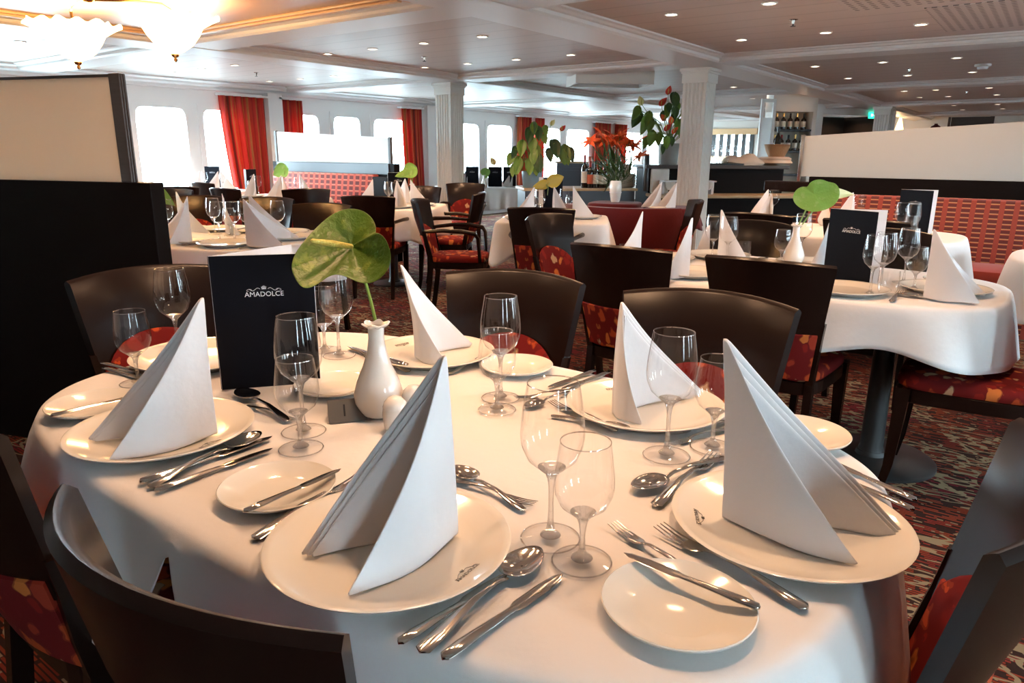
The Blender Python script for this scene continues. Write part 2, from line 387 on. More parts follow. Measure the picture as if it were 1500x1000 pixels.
def tablecloth(label, cx, cy, a, b, rot=0, n=3.3, drop=.22, flare=.05, waves=9, amp=.016, seed=0, dropf=None, group=None, N=200):
    bm = nb(); rnd = random.Random(seed); ph = [rnd.random()*6.28 for _ in range(4)]
    D_ = 2000; dense = [V((*se(2*PI*i/D_, a, b, n), 0)) for i in range(D_)]; cum = [0]
    for i in range(D_): cum.append(cum[-1]+(dense[(i+1) % D_]-dense[i]).length)
    pts = []; j = 0
    for i in range(N):
        s = cum[-1]*i/N
        while cum[j+1] < s: j += 1
        pts.append(dense[j].lerp(dense[(j+1) % D_], (s-cum[j])/max(1e-9, cum[j+1]-cum[j])))
    out = []
    for i in range(N):
        tg = pts[(i+1) % N]-pts[i-1]; out.append((2*PI*i/N, pts[i], V((tg.y, -tg.x, 0)).normalized()))
    def fold(t, k): return amp*k*(math.sin(waves*t+ph[0])+.6*math.sin(round(waves*1.7)*t+ph[1])+.5*math.sin(3*t+ph[2]))
    zt = .7485; rings = [[p*s+V((0, 0, zt)) for p in pts] for s in (.15, .5, .8, .93)]
    for f, dz in ((-.02, -.0005), (-.008, -.002), (0, -.007), (.005, -.016)):
        rings.append([p+nr*f+V((0, 0, zt+dz)) for t, p, nr in out])
    K = 9
    for k in range(1, K+1):
        kk = k/K; r = []
        for t, p, nr in out:
            sq = max(0, 1-math.hypot(abs(p.x)-a, abs(p.y)-b)/.16) if n > 8 else 0
            d = dropf(p.x, p.y, drop) if dropf else drop*(1+.10*math.sin(4*t+ph[3])+.35*sq)
            r.append(p+nr*(.006+(flare*kk**.8+fold(t, kk))*min(1, d/drop))+V((0, 0, zt-.016-(d-.016)*kk)))
        rings.append(r)
    vs = loft(bm, rings, True, False); bm.faces.new(vs[0][::-1])
    o = obj('tablecloth', bm, 'linen', None, True, (cx, cy, 0), rot)
    sd = o.modifiers.new('thickness', 'SOLIDIFY'); sd.thickness = .0022; sd.offset = -1
    tag(o, label, 'tablecloth', group)
    return o

# ---------------------------------------------------------------- chair
def make_chair(arms=False, name='dining_chair'):
    t = thing(name, 'dark wooden chair with curved back', 'chair')
    def hw(z): return .170+.062*(z-.44)/.45
    def xc(z): return -.195-.085*(z-.46)/.42
    def pt(s, z, off):                     # off > 0 towards the sitter
        y = s*hw(z); sag = .078*(1-s*s)*min(1, (z-.30)/.5+.12)
        nx, ny = 1.0, -.62*s; L = math.hypot(nx, ny)
        return V((xc(z)-sag+off*nx/L, y+off*ny/L, z+.014*(1-s*s)*max(0, (z-.6)/.28)))
    def shell(zlo, zhi, o0, o1, smax=1.0, ztop=None, n=18):
        rings = []
        for i in range(n+1):
            s = -smax+2*smax*i/n
            zt = ztop(s) if ztop else zhi
            r = .009; rings.append([pt(s, zlo, o0), pt(s, (zlo+zt)/2, o0), pt(s, zt-r, o0), pt(s, zt-.002, o0+.35*(o1-o0)), pt(s, zt, (o0+o1)/2), pt(s, zt-.002, o0+.65*(o1-o0)), pt(s, zt-r, o1), pt(s, (zlo+zt)/2, o1), pt(s, zlo, o1)])
        bm = nb(); loft(bm, rings); return bm
    obj('back_panel', shell(.585, .882, -.0115, .0115), 'wood', t)
    obj('back_upholstery', shell(.44, .63, -.017, .016, .93), 'floral', t)
    obj('inner_pad', shell(.455, .7, .011, .026, .84, lambda s: .585+.115*math.sqrt(max(0, 1-(s/.92)**2))), 'floral', t)
    for s in (-1, 1):
        bm = nb(); rings = []
        for z in (0, .1, .25, .42, .5, .6, .665):
            if z >= .42: c = pt(s*1.0, z, 0)
            else:
                c = pt(s*1.0, .44, 0); c.z = z; c.x -= .05*((.44-z)/.44)**1.5
            w = .0115+.003*(z < .5) if z < .6 else .009; d = .019 if z < .55 else .013
            rings.append([c+V((dx*d, dy*w, 0)) for dx, dy in ((-1, -1), (1, -1), (1, 1), (-1, 1))])
        loft(bm, rings); obj('rear_leg', bm, 'wood', t, smooth=False)
        bm = nb(); rings = []
        for z, x, w in ((0, .235, .013), (.12, .215, .016), (.3, .205, .021), (.43, .20, .024)):
            rings.append([V((x+dx*w, s*.195+dy*w, z)) for dx, dy in ((-1, -1), (1, -1), (1, 1), (-1, 1))])
        loft(bm, rings); obj('front_leg', bm, 'wood', t, smooth=False)
        if arms:
            bm = nb(); pts = [pt(s*.98, .66, .01), V((-.08, s*.245, .675)), V((.06, s*.262, .672)), V((.16, s*.25, .655)), V((.185, s*.235, .62)), V((.19, s*.215, .52)), V((.195, s*.2, .42))]
            tube(bm, pts, [.014, .016, .018, .018, .016, .014, .013], 8); obj('armrest', bm, 'wood', t)
    bm = nb(); N = 28
    def outline(s, z):
        r = []
        for i in range(N):
            x, y = se(2*PI*i/N, .225*s, .205*s, 5); k = 1-.10*(.2-x)/.4; r.append(V((x+.01, y*1.06*k, z)))
        return r
    loft(bm, [outline(.97, .375), outline(1, .38), outline(1, .425), outline(.97, .43)]); obj('seat_frame', bm, 'wood', t, smooth=False)
    bm = nb(); loft(bm, [outline(.96, .425), outline(1.0, .437), outline(.99, .458), outline(.93, .472), outline(.7, .479), outline(.2, .481)]); obj('seat', bm, 'floral', t)
    return t
CHAIR = make_chair(); ARMCHAIR = make_chair(True, 'dining_armchair')
def chair(label, x, y, deg, arm=False, group=None):
    o = dup(ARMCHAIR if arm else CHAIR, label, (x, y, 0), math.radians(deg), group); return o

# ---------------------------------------------------------------- tableware
def make_plate(name, cat, R, h, well):
    bm = nb(); lathe(bm, [(0, .004), (well*.9, .004), (well, .006), (R*.93, h-.003), (R*.985, h), (R, h-.001), (R*.985, h-.004), (R*.9, h-.008), (well*1.02, 0), (well*.6, 0), (0, 0)], 64)
    o = obj(name, bm, 'porcelain'); return tag(o, 'plate', cat)
CHARGER = make_plate('charger_plate', 'plate', .157, .021, .115)
BREAD = make_plate('bread_plate', 'plate', .086, .017, .052)
def make_glass(name, H, R, rim, foot, stem_h, seg=36):
    t = thing(name, 'glass', 'glass')
    bz = stem_h; B = H-bz
    pr = [(.004, bz-.004), (.008, bz), (R*.42, bz+B*.06), (R*.78, bz+B*.17), (R*.96, bz+B*.32), (R, bz+B*.44), (R*.97, bz+B*.6), (R*.90, bz+B*.8), (rim, H)]
    bm = nb(); lathe(bm, pr, seg); obj('bowl', bm, 'glass', t)
    bm = nb(); lathe(bm, [(rim-.0005, H-.001), (rim+.0005, H-.0003), (rim+.0003, H+.0006), (rim-.0006, H+.0004), (rim-.0005, H-.001)], seg); obj('rim', bm, 'rim_glass', t)
    bm = nb(); lathe(bm, [(0, bz+.0065), (R*.30, bz+.0085), (R*.44, bz+B*.072), (R*.40, bz+B*.052), (.0088, bz+.0), (.0056, bz-.008), (.0038, bz-.02), (.0034, bz*.55), (.004, bz*.3), (.006, .013), (.0125, .0075), (.014, .0055), (0, .005)], 20); obj('stem', bm, 'stem_glass', t)
    bm = nb(); lathe(bm, [(.012, .006), (foot*.6, .0032), (foot*.97, .0016)], seg); obj('foot', bm, 'foot_glass', t)
    bm = nb(); lathe(bm, [(foot*.965, .0004), (foot, .0002), (foot+.0006, .0012), (foot*.985, .0022), (foot*.965, .0018), (foot*.965, .0004)], seg); obj('foot_edge', bm, 'rim_glass', t)
    return t
WINE = make_glass('wine_glass', .218, .042, .0335, .040, .095); WATER = make_glass('water_goblet', .163, .0375, .031, .038, .062)
def make_tumbler():
    t = thing('tumbler', 'glass', 'glass')
    bm = nb(); lathe(bm, [(0, .006), (.026, .006), (.034, .02), (.037, .05), (.035, .09), (.0345, .09), (.036, .05), (.033, .02), (.025, .0), (0, 0)], 28); obj('bowl', bm, 'glass', t); return t
TUMBLER = make_tumbler()
def flatprof(pts, y0=.0): return pts
def strip(bm, secs, seg=10):
    # secs: (x, half width, z, half thickness) along the length, elliptical sections
    rings = [[V((x, w*math.cos(2*PI*k/seg), z+h*math.sin(2*PI*k/seg))) for k in range(seg)] for x, w, z, h in secs]
    loft(bm, rings)
def make_knife():
    t = thing('table_knife', 'knife', 'knife')
    bm = nb(); strip(bm, [(-.11, .002, .005, .002), (-.106, .0075, .006, .004), (-.08, .009, .006, .0042), (-.03, .0065, .0055, .0036), (.0, .0055, .005, .003), (.012, .006, .005, .0028)]); obj('handle', bm, 'steel', t)
    bm = nb(); strip(bm, [(.010, .006, .005, .0014), (.02, .0095, .005, .0011), (.07, .0095, .005, .001), (.098, .007, .005, .0009), (.11, .001, .005, .0006)]); obj('blade', bm, 'steel', t); return t
def make_spoon():
    t = thing('table_spoon', 'spoon', 'spoon')
    bm = nb(); strip(bm, [(-.10, .002, .004, .0015), (-.096, .0085, .004, .0022), (-.07, .0085, .006, .0022), (-.02, .0045, .012, .0022), (.02, .0035, .011, .0022), (.04, .0045, .006, .0018)]); obj('handle', bm, 'steel', t)
    bm = nb(); rings = []
    for j in range(9):
        r = j/8; rings.append([V((.07+.034*r*math.cos(a)*(1+.08*math.cos(a)), .0215*r*math.sin(a)*(1-.10*math.cos(a)), .0025+.0075*r*r)) for a in [2*PI*k/28 for k in range(28)]])
    vs = loft(bm, rings, True, False); o = obj('bowl', bm, 'steel', t); m = o.modifiers.new('thickness', 'SOLIDIFY'); m.thickness = .0014; return t
def make_fork():
    t = thing('table_fork', 'fork', 'fork')
    bm = nb(); strip(bm, [(-.10, .002, .004, .0015), (-.096, .0085, .004, .0022), (-.07, .0085, .006, .0022), (-.02, .0045, .012, .0022), (.02, .0035, .011, .002), (.036, .005, .007, .0016)]); obj('handle', bm, 'steel', t)
    bm = nb()
    strip(bm, [(.032, .004, .007, .0014), (.044, .0105, .005, .0012), (.056, .0115, .004, .0012), (.062, .0112, .004, .0011)])
    for y in (-.0093, -.0031, .0031, .0093): strip(bm, [(.060, .0018, .004, .0011), (.08, .0016, .005, .001), (.104, .0007, .009, .0006)], 6)
    # spread the tines
    tv = [v for v in bm.verts]; n4 = 3*6
    for i, y in enumerate((-.0093, -.0031, .0031, .0093)):
        for v in tv[40+i*n4:40+(i+1)*n4]: v.co.y += y
    obj('head', bm, 'steel', t); return t
KNIFE, SPOON, FORK = make_knife(), make_spoon(), make_fork()
def lay(proto, label, p_handle, p_tip, z=.7505, group=None, tilt=0.0, rescale=True):
    a, b = at(*p_handle, z), at(*p_tip, z); L = (b-a).length
    base = .22 if proto is KNIFE else .204
    o = dup(proto, label, (a+b)/2, math.atan2(b.y-a.y, b.x-a.x), group)
    k = min(1.12, max(.78, L/base)); o.scale = (k, k, k) if rescale else (1, 1, 1)
    o.location.z = z
    return o
def make_napkin(R, B2, h=.245, seed=0, lean=(0, 0)):
    """standing folded napkin: an upright spine at the origin and two panels running out to the feet R and B2 (2-D)."""
    bm = nb(); R, B2 = V((*R, 0)), V((*B2, 0))
    rnd = random.Random(seed)
    d1, d2 = R.normalized(), B2.normalized(); mid = (d1+d2).normalized()
    def path(layer):
        off = .004*layer; pts = []
        n1 = V((-d1.y, d1.x, 0)); n2 = V((-d2.y, d2.x, 0))
        if n1.dot(mid) < 0: n1 = -n1
        if n2.dot(mid) < 0: n2 = -n2
        L1, L2 = R.length-(.006*layer), B2.length-(.006*layer)
        for i in range(11):
            s = 1-i/10; pts.append((d1*(.012+s*(L1-.012))+n1*(off-.016*math.sin(PI*s)), s))
        for i in range(1, 5):
            f = i/5; q = d1.lerp(d2, f).normalized()*.012*(1-1.0*math.sin(PI*f)*.55)+mid*off; pts.append((q, 0))
        for i in range(11):
            s = i/10; pts.append((d2*(.012+s*(L2-.012))+n2*(off-.016*math.sin(PI*s)), s))
        return pts
    ph = rnd.random()*6
    for layer in (0, 1, 2):
        grid = []
        hh = h-.012*layer
        for q, s in path(layer):
            H = max(.004, hh*(1-s)**.97*(1-.05*math.sin(PI*s))); col = []
            for k in range(11):
                f = k/10
                w = .0025*math.sin(9*s+ph)*math.sin(PI*f)
                p = q*(1-.0*f)+V((lean[0]*f*f*(1-s), lean[1]*f*f*(1-s), H*f+.002*math.sin(7*s+ph)*(1-f)))
                p += mid*w; col.append(p)
            grid.append(col)
        vs = [[bm.verts.new(p) for p in c] for c in grid]
        for a, b in zip(vs, vs[1:]):
            for k in range(10): quad(bm, [a[k], a[k+1], b[k+1], b[k]])
    o = obj('folded_napkin', bm, 'napkin')
    sd = o.modifiers.new('thickness', 'SOLIDIFY'); sd.thickness = .0028; sd.offset = 0
    sb = o.modifiers.new('soft', 'SUBSURF'); sb.levels = 1; sb.render_levels = 1
    return tag(o, 'napkin', 'napkin')
NAP = make_napkin((.185, -.02), (.165, .10), .24, 3)
NAP_B = make_napkin((.19, -.05), (.17, .06), .235, 5)
def make_shaker():
    t = thing('salt_shaker', 'shaker', 'shaker')
    bm = nb(); lathe(bm, [(0, 0), (.017, 0), (.021, .008), (.024, .03), (.0225, .045)], 24); obj('body', bm, 'white_glaze', t)
    bm = nb(); lathe(bm, [(.0222, .0445), (.0228, .047), (.020, .056), (.012, .0645), (.004, .0675), (0, .0675)], 24); obj('cap', bm, 'white_glaze', t); return t
SHAKER = make_shaker()
def make_vase():
    t = thing('bud_vase', 'vase', 'vase')
    bm = nb(); lathe(bm, [(0, 0), (.026, 0), (.035, .006), (.046, .028), (.048, .045), (.041, .07), (.028, .1), (.0185, .13), (.015, .155), (.0155, .178), (.0125, .178), (.0125, .15), (.02, .1), (.03, .06), (0, .02)], 36); obj('body', bm, 'white_glaze', t)
    bm = nb(); rings = []
    for r, z in ((.0135, .176), (.018, .1775), (.0245, .181), (.0255, .1835), (.0235, .185), (.0175, .182), (.013, .179)):
        rings.append([V((math.cos(a)*r*(1+.10*math.sin(6*a)*(r > .017)), math.sin(a)*r*(1+.10*math.sin(6*a)*(r > .017)), z+.002*math.sin(6*a)*(r > .017))) for a in [2*PI*k/48 for k in range(48)]])
    loft(bm, rings+[rings[0]], True, False); obj('frilled_lip', bm, 'white_glaze', t); return t
VASE = make_vase()
def blade_mesh(bm, c, ax, side, L, Wd, heart=.25, curl=.1, n=10, m=9, cup=.08):
    """a heart-shaped leaf: c is where the stalk joins, ax points to the tip, side is across."""
    c, ax, side = V(c), V(ax).normalized(), V(side); side = (side-ax*side.dot(ax)).normalized(); up = ax.cross(side)
    grid = []
    for i in range(n+1):
        t = i/n; u = -heart+(1+heart)*t            # along the axis, the lobes reach behind the stalk
        w = math.sin(PI*min(1, t**.72))**.8*.5 if 0 < t < 1 else 0
        row = []
        for j in range(-m, m+1):
            s = j/m; x = u
            if u < 0.12: x = u*(.15+.85*min(1, abs(s)*1.6)) if u < 0 else u
            row.append(c+ax*(x*L)+side*(s*w*Wd)+up*(-curl*L*max(0, u)**2+cup*Wd*(s*s)-.03*Wd*abs(math.sin(3.2*s+2*u))))
        grid.append([bm.verts.new(p) for p in row])
    for a, b in zip(grid, grid[1:]):
        for k in range(2*m): quad(bm, [a[k], a[k+1], b[k+1], b[k]])
def thicken(o, t=.0015, sub=0):
    m = o.modifiers.new('thickness', 'SOLIDIFY'); m.thickness = t; m.offset = 0
    if sub: s = o.modifiers.new('soft', 'SUBSURF'); s.levels = s.render_levels = sub
    return o
def text(name, s, size, parent, loc, rot, m, align='CENTER', ext=.0003):
    c = bpy.data.curves.new(name, 'FONT'); c.body = s; c.size = size; c.align_x = align; c.align_y = 'CENTER'; c.extrude = ext; c.resolution_u = 3
    tmp = bpy.data.objects.new('tmp', c); COL.objects.link(tmp); dg = bpy.context.evaluated_depsgraph_get(); dg.update()
    me = bpy.data.meshes.new_from_object(tmp.evaluated_get(dg)); bpy.data.objects.remove(tmp)
    me.materials.clear(); me.materials.append(M[m]); o = bpy.data.objects.new(name, me); COL.objects.link(o)
    o.parent = parent; o.location = loc; o.rotation_euler = rot; return o
def make_menu(open_deg=38, detail=True):
    """standing folded menu; front cover faces -x in local space, hinge at +y."""
    t = thing('menu_card', 'menu', 'menu')
    w, h, th = .205, .29, .004
    hy = w/2
    bm = nb(); box(bm, 0, th*.5, -w/2, w/2, 0, h); obj('front_cover', bm, 'navy', t, smooth=False)
    bm = nb(); box(bm, th*.5, th, -w/2-.001, w/2, .001, h+.0008); obj('front_lining', bm, 'paper', t, smooth=False)
    mt = Matrix.Translation((th/2, hy, 0)) @ Matrix.Rotation(math.radians(open_deg), 4, 'Z')
    bm = nb(); box(bm, -th*.0+.001, th*.5, -w, 0, 0, h, mt); obj('back_lining', bm, 'paper', t, smooth=False)
    bm = nb(); box(bm, th*.5, th, -w, 0, 0, h, mt); obj('back_cover', bm, 'navy', t, smooth=False)
    text('cover_title', 'AMADOLCE', .0146, t, (-.0006, 0, .207), (PI/2, 0, -PI/2), 'ink')
    bm = nb()
    for s in (-1, 1):
        pts = [V((-.0008, -s*(.012+.034*f), .2215+.004*math.sin(f*7)-.002*f)) for f in [k/10 for k in range(11)]]; tube(bm, pts, .0007, 5)
        pts = [V((-.0008, -s*(.046-.008*math.cos(a*.9)+.0), .2185+.0035*math.sin(a))) for a in [k*.55 for k in range(10)]]; tube(bm, pts, .0005, 5)
    tube(bm, [V((-.0008, y, .2215)) for y in (-.007, .007)], .0008, 5)
    for y, z in ((-.007, .229), (-.0035, .231), (0, .2325), (.0035, .231), (.007, .229)): tube(bm, [V((-.0008, y*.75, .2215)), V((-.0008, y, z))], .0009, 5)
    for v in bm.verts: v.co.y *= .64; v.co.z = .2165+(v.co.z-.2185)*.64
    obj('crown_emblem', bm, 'ink', t)
    return t
MENU = make_menu()
def anthurium(label, base, stem_pts, c, ax, side, L, Wd, m='spathe', spadix_dir=None, spadix_len=.5, group=None, cup=.08, heart=.25):
    t = thing('anthurium_flower', label, 'flower', base, 0, group); b = V(base)
    bm = nb(); tube(bm, [V(p)-b for p in stem_pts], .0032, 8); obj('stem', bm, 'stem', t)
    bm = nb(); blade_mesh(bm, V(c)-b, ax, side, L, Wd, heart=heart, cup=cup, n=18, m=12); thicken(obj('spathe', bm, m, t), .0015, 1)
    if spadix_dir is not None:
        d = V(spadix_dir).normalized(); bm = nb(); tube(bm, [V(c)-b+d*(f*L*spadix_len) for f in (0, .25, .5, .75, .95, 1)], [.005, .007, .0075, .006, .0045, .001], 10); obj('spadix', bm, 'spadix', t)
    return t

def outline_leaf(bm, c, pts, cup, axis, rings=9):
    """a broad leaf from its outline: rings run from the stalk point c out to the rim."""
    c = V(c); n = len(pts); axis = V(axis).normalized(); rows = []
    for k in range(1, rings+1):
        f = k/rings; rows.append([bm.verts.new(c+(p-c)*f+axis*(cup*(f*f-f)+.004*math.sin(9*i/n*6.28)*f*(1-f)*2)) for i, p in enumerate(pts)])
    v0 = bm.verts.new(c)
    for i in range(n): quad(bm, [v0, rows[0][i], rows[0][(i+1) % n]])
    for a, b in zip(rows, rows[1:]):
        for i in range(n): quad(bm, [a[i], a[(i+1) % n], b[(i+1) % n], b[i]])

# ---------------------------------------------------------------- the room
X0, X1 = -3.0, 21.0; CEIL, BEAM = 2.15, 2.08
bm = nb(); box(bm, X0, X1, LOW_Y, WALL_Y, -.06, 0); struct('floor', bm, 'carpet')
bm = nb(); box(bm, X0, X1, LOW_Y, WALL_Y, CEIL, CEIL+.08); struct('ceiling', bm, 'ceiling')
bm = nb(); box(bm, X0-.1, X0, LOW_Y-.1, WALL_Y+.1, 0, CEIL); struct('wall_back', bm, 'cream_paint')
def atx(x, y, X): d = ray(x, y); return d*(X/d.x)+V((0, 0, CAMZ))
fy0, fy1, fz0, fz1 = atx(1101, 210, X1).y, atx(1046, 210, X1).y, atx(1075, 229, X1).z, atx(1075, 196, X1).z
bm = nb(); box(bm, X1, X1+.1, LOW_Y-.1, fy0, 0, CEIL); box(bm, X1, X1+.1, fy1, WALL_Y+.1, 0, CEIL); box(bm, X1, X1+.1, fy0, fy1, 0, fz0); box(bm, X1, X1+.1, fy0, fy1, fz1, CEIL); struct('wall_far', bm, 'cream_paint')
fw_ = thing('window_30', 'far window with orange pelmet and dark mullions behind the bar', 'window', (X1, fy0, 0)); fw_['kind'] = 'structure'
for k in range(6):
    yy = (fy1-fy0)*k/5; bm = nb(); box(bm, -.03, .05, yy-.06, yy+.06, fz0, fz1); obj('mullion', bm, 'blackmetal', fw_, False)
bm = nb(); box(bm, -.08, .0, -.15, fy1-fy0+.1, fz1-.02, fz1+.14); obj('pelmet', bm, 'gold_trim', fw_, False)
bm = nb(); box(bm, -.08, .0, -.15, fy1-fy0+.1, fz0-.12, fz0); obj('sill', bm, 'gold_trim', fw_, False)
WN = [0]
def window_wall(name, y, t, wins, z0, z1, m, sgn):
    bm = nb(); ya, yb = (y, y+t) if sgn > 0 else (y-t, y)
    box(bm, X0, X1, ya, yb, 0, z0); box(bm, X0, X1, ya, yb, z1, CEIL); c = X0
    for a, b in wins:
        if a > c: box(bm, c, a, ya, yb, z0, z1)
        c = b
    box(bm, c, X1, ya, yb, z0, z1); struct(name, bm, m)
    for a, b in wins:
        WN[0] += 1
        w = thing('window_%d' % WN[0], 'framed window with rounded corners in the ship wall', 'window', ((a+b)/2, y, z0)); w['kind'] = 'structure'
        hw_, hh = (b-a)/2, z1-z0
        bm = nb()
        def rr(k, d, n_=9):
            N = 48; pts = []
            for i in range(N):
                px, pz = se(2*PI*i/N, hw_-k, hh/2-k, n_); pts.append(V((px, d, hh/2+pz)))
            return pts
        d0, d1 = (-.012, .03) if sgn > 0 else (.012, -.03)
        loft(bm, [rr(-.03, d0, 60), rr(.045, d0), rr(.05, d1), rr(-.03, d1, 60), rr(-.03, d0, 60)], True, False)
        obj('frame', bm, 'white_paint', w)
        bm = nb(); box(bm, -hw_, hw_, min(d1, d1*1.2), max(d1, d1*1.2), .0, hh); obj('pane', bm, 'pane', w, smooth=False)
        portal(a, b, z0, z1, y+sgn*(t+.01), sgn)
FARW = [(.4, 1.4), (1.7, 2.7), (3.0, 4.0), (4.70, 5.46), (5.62, 6.3), (6.95, 7.65), (7.86, 8.5), (8.72, 9.6), (10.6, 11.62), (11.80, 12.72), (13.5, 14.6), (14.8, 15.9), (17.3, 18.8), (19.0, 20.4)]
window_wall('wall_left', WALL_Y, .12, FARW, .62, 1.83, 'white_paint', 1)
NEARW = [(-1.9, -1.45), (.1, .45), (1.8, 2.15), (3.0, 3.6), (4.7, 5.3), (7.0, 7.5), (9.2, 9.7), (11.5, 12.0)]
window_wall('wall_right', LOW_Y, .12, NEARW, .62, 1.83, 'cream_paint', -1)
# cornices, beams with stepped mouldings
def prism_x(bm, prof, x0, x1): loft(bm, [[V((x, p[0], p[1])) for p in prof] for x in (x0, x1)])
def prism_y(bm, prof, y0, y1): loft(bm, [[V((p[0], y, p[1])) for p in prof] for y in (y0, y1)])
def beam_prof(c, w, BEAM=BEAM, CEIL=CEIL): return [(c-w/2-.07, CEIL+.005), (c-w/2-.07, CEIL-.012), (c-w/2-.045, CEIL-.018), (c-w/2-.03, CEIL-.03), (c-w/2-.006, CEIL-.034), (c-w/2-.006, BEAM+.015), (c-w/2+.01, BEAM), (c+w/2-.01, BEAM), (c+w/2+.006, BEAM+.015), (c+w/2+.006, CEIL-.034), (c+w/2+.03, CEIL-.03), (c+w/2+.045, CEIL-.018), (c+w/2+.07, CEIL-.012), (c+w/2+.07, CEIL+.005)]
for y in (2.95, 6.2):
    bm = nb(); prism_x(bm, beam_prof(y, .42), X0, X1); struct('beam', bm, 'beam_paint')
for x in (.0, 3.64, 7.12, 10.95, 14.85, 18.7):
    bm = nb(); prism_y(bm, beam_prof(x, .36, BEAM+.004, CEIL+.002), LOW_Y, WALL_Y); struct('beam', bm, 'beam_paint')
bm = nb(); prism_x(bm, [(WALL_Y, CEIL), (WALL_Y-.22, CEIL), (WALL_Y-.22, CEIL-.02), (WALL_Y-.16, CEIL-.035), (WALL_Y-.15, CEIL-.06), (WALL_Y-.05, CEIL-.075), (WALL_Y-.04, CEIL-.11), (WALL_Y, CEIL-.12)], X0, X1); struct('cornice', bm, 'white_paint')
bm = nb(); box(bm, 6.62, 6.86, WALL_Y-.14, WALL_Y+.02, 0, CEIL-.1); struct('wall_pier', bm, 'white_paint')
bm = nb(); box(bm, 9.95, 10.2, WALL_Y-.14, WALL_Y+.02, 0, CEIL-.1); struct('wall_pier', bm, 'white_paint')
# ceiling panels with round perforations
for x0, x1, y0, y1 in ((4.5, 5.35, .55, 1.25), (5.5, 6.6, .1, .85), (4.3, 5.3, -.35, .35)):
    bm = nb(); box(bm, x0, x1, y0, y1, CEIL-.006, CEIL+.002); struct('ceiling_panel', bm, 'perforated')
bm = nb(); box(bm, .18, 3.46, 3.16, 5.99, CEIL-.004, CEIL+.004); struct('ceiling_panel', bm, 'warm_glow_peach')  # sheet added in the chandelier bay; its peach colour stands for lamp glow
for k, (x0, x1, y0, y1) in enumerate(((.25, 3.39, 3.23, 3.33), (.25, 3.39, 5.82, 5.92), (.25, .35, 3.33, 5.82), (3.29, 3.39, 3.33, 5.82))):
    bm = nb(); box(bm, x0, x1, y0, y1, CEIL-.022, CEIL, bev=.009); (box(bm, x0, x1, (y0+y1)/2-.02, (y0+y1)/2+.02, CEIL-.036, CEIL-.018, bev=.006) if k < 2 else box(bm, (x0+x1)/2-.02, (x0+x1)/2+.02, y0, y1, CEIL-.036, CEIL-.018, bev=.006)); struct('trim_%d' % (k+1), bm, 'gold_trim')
def column(x, y, w=.25):
    bm = nb(); h = w/2; sec = []
    for q in range(4):
        c, s = math.cos(q*PI/2), math.sin(q*PI/2); n = 5; pts = [(-h, 0)]
        for k in range(n):
            a = -h+.022+k*(w-.044)/n; b = a+(w-.044)/n; g = .006
            for j in range(7):
                f = j/6; pts.append((a+g+(b-a-2*g)*f, .013*math.sin(PI*f)))
        for px, d in pts: sec.append((px*c-(-h+d)*s*-1*-1 if False else px*c-(-h+d)*s, px*s+(-h+d)*c))
    loft(bm, [[V((x+a, y+b, z)) for a, b in sec] for z in (.12, BEAM-.14)])
    for z0, z1, e in ((0, .075, .03), (.075, .11, .018), (.11, .135, .008), (BEAM-.14, BEAM-.05, .012), (BEAM-.05, BEAM-.03, .022), (BEAM-.03, BEAM+.002, .034)):
        box(bm, x-h-e, x+h+e, y-h-e, y+h+e, z0, z1, bev=.004)
    struct('column', bm, 'cream_paint', True)
column(7.2, 6.35); column(7.38, 3.1); column(14.9, 2.72)

# ---------------------------------------------------------------- recessed spotlights
def make_spot():
    t = thing('ceiling_spotlight', 'spot', 'ceiling light')
    bm = nb(); lathe(bm, [(.036, -.001), (.040, -.006), (.047, -.006), (.049, 0), (.049, .004), (.036, .004), (.036, -.001)], 24); obj('ring', bm, 'trim_ring', t)
    bm = nb(); lathe(bm, [(.037, .001), (.02, -.002), (0, -.003)], 20); obj('lamp_lens', bm, 'lamp', t); return t
SPOT = make_spot(); SPOT_L = bpy.data.lights.new('spot', 'SPOT')
SPOT_L.energy = 35; SPOT_L.color = WARM; SPOT_L.spot_size = math.radians(125); SPOT_L.spot_blend = .8; SPOT_L.shadow_soft_size = .045
def bay(xs, ys):
    for x in xs:
        for y in ys:
            dup(SPOT, 'small round recessed spotlight in the white ceiling', (x, y, CEIL-.001), 0, 'recessed ceiling spotlights')
            o = bpy.data.objects.new('spot_light', SPOT_L); COL.objects.link(o); o.location = (x, y, CEIL-.012)
YA, YB, YC = (3.9, 4.545, 5.18, 5.80), (.31, .957, 1.6, 2.25), (7.40, 8.05, 8.70)
bay((4.83, 6.17), YA); bay((4.8, 6.15), YB); bay((4.87, 6.23), YC)
bay((1.13, 2.48), YB); bay((8.38, 9.88), YB); bay((12.25, 13.7), YB[:3]+(2.0,)); bay((16.2, 17.75), (1.1, 1.78))
bay((10.3, 11.1, 11.85, 12.55), (3.83,)); bay((12.57,), (4.33,)); bay((15.9, 17.4), (3.53, 4.19, 4.88, 5.6)); bay((20.1,), (.92, 1.63, 3.39, 5.5)); bay((2.8,), YC[:2])
def sprinkler(x, y, label):
    t = thing('ceiling_sprinkler', label, 'sprinkler', (x, y, CEIL))
    bm = nb(); lathe(bm, [(0, .0), (.03, 0), (.03, -.004), (.012, -.008), (.009, -.03), (0, -.03)], 16); obj('body', bm, 'steel', t)
    bm = nb(); lathe(bm, [(.004, -.03), (.004, -.042), (.018, -.044), (.018, -.047), (0, -.047)], 14); obj('deflector', bm, 'blackmetal', t)
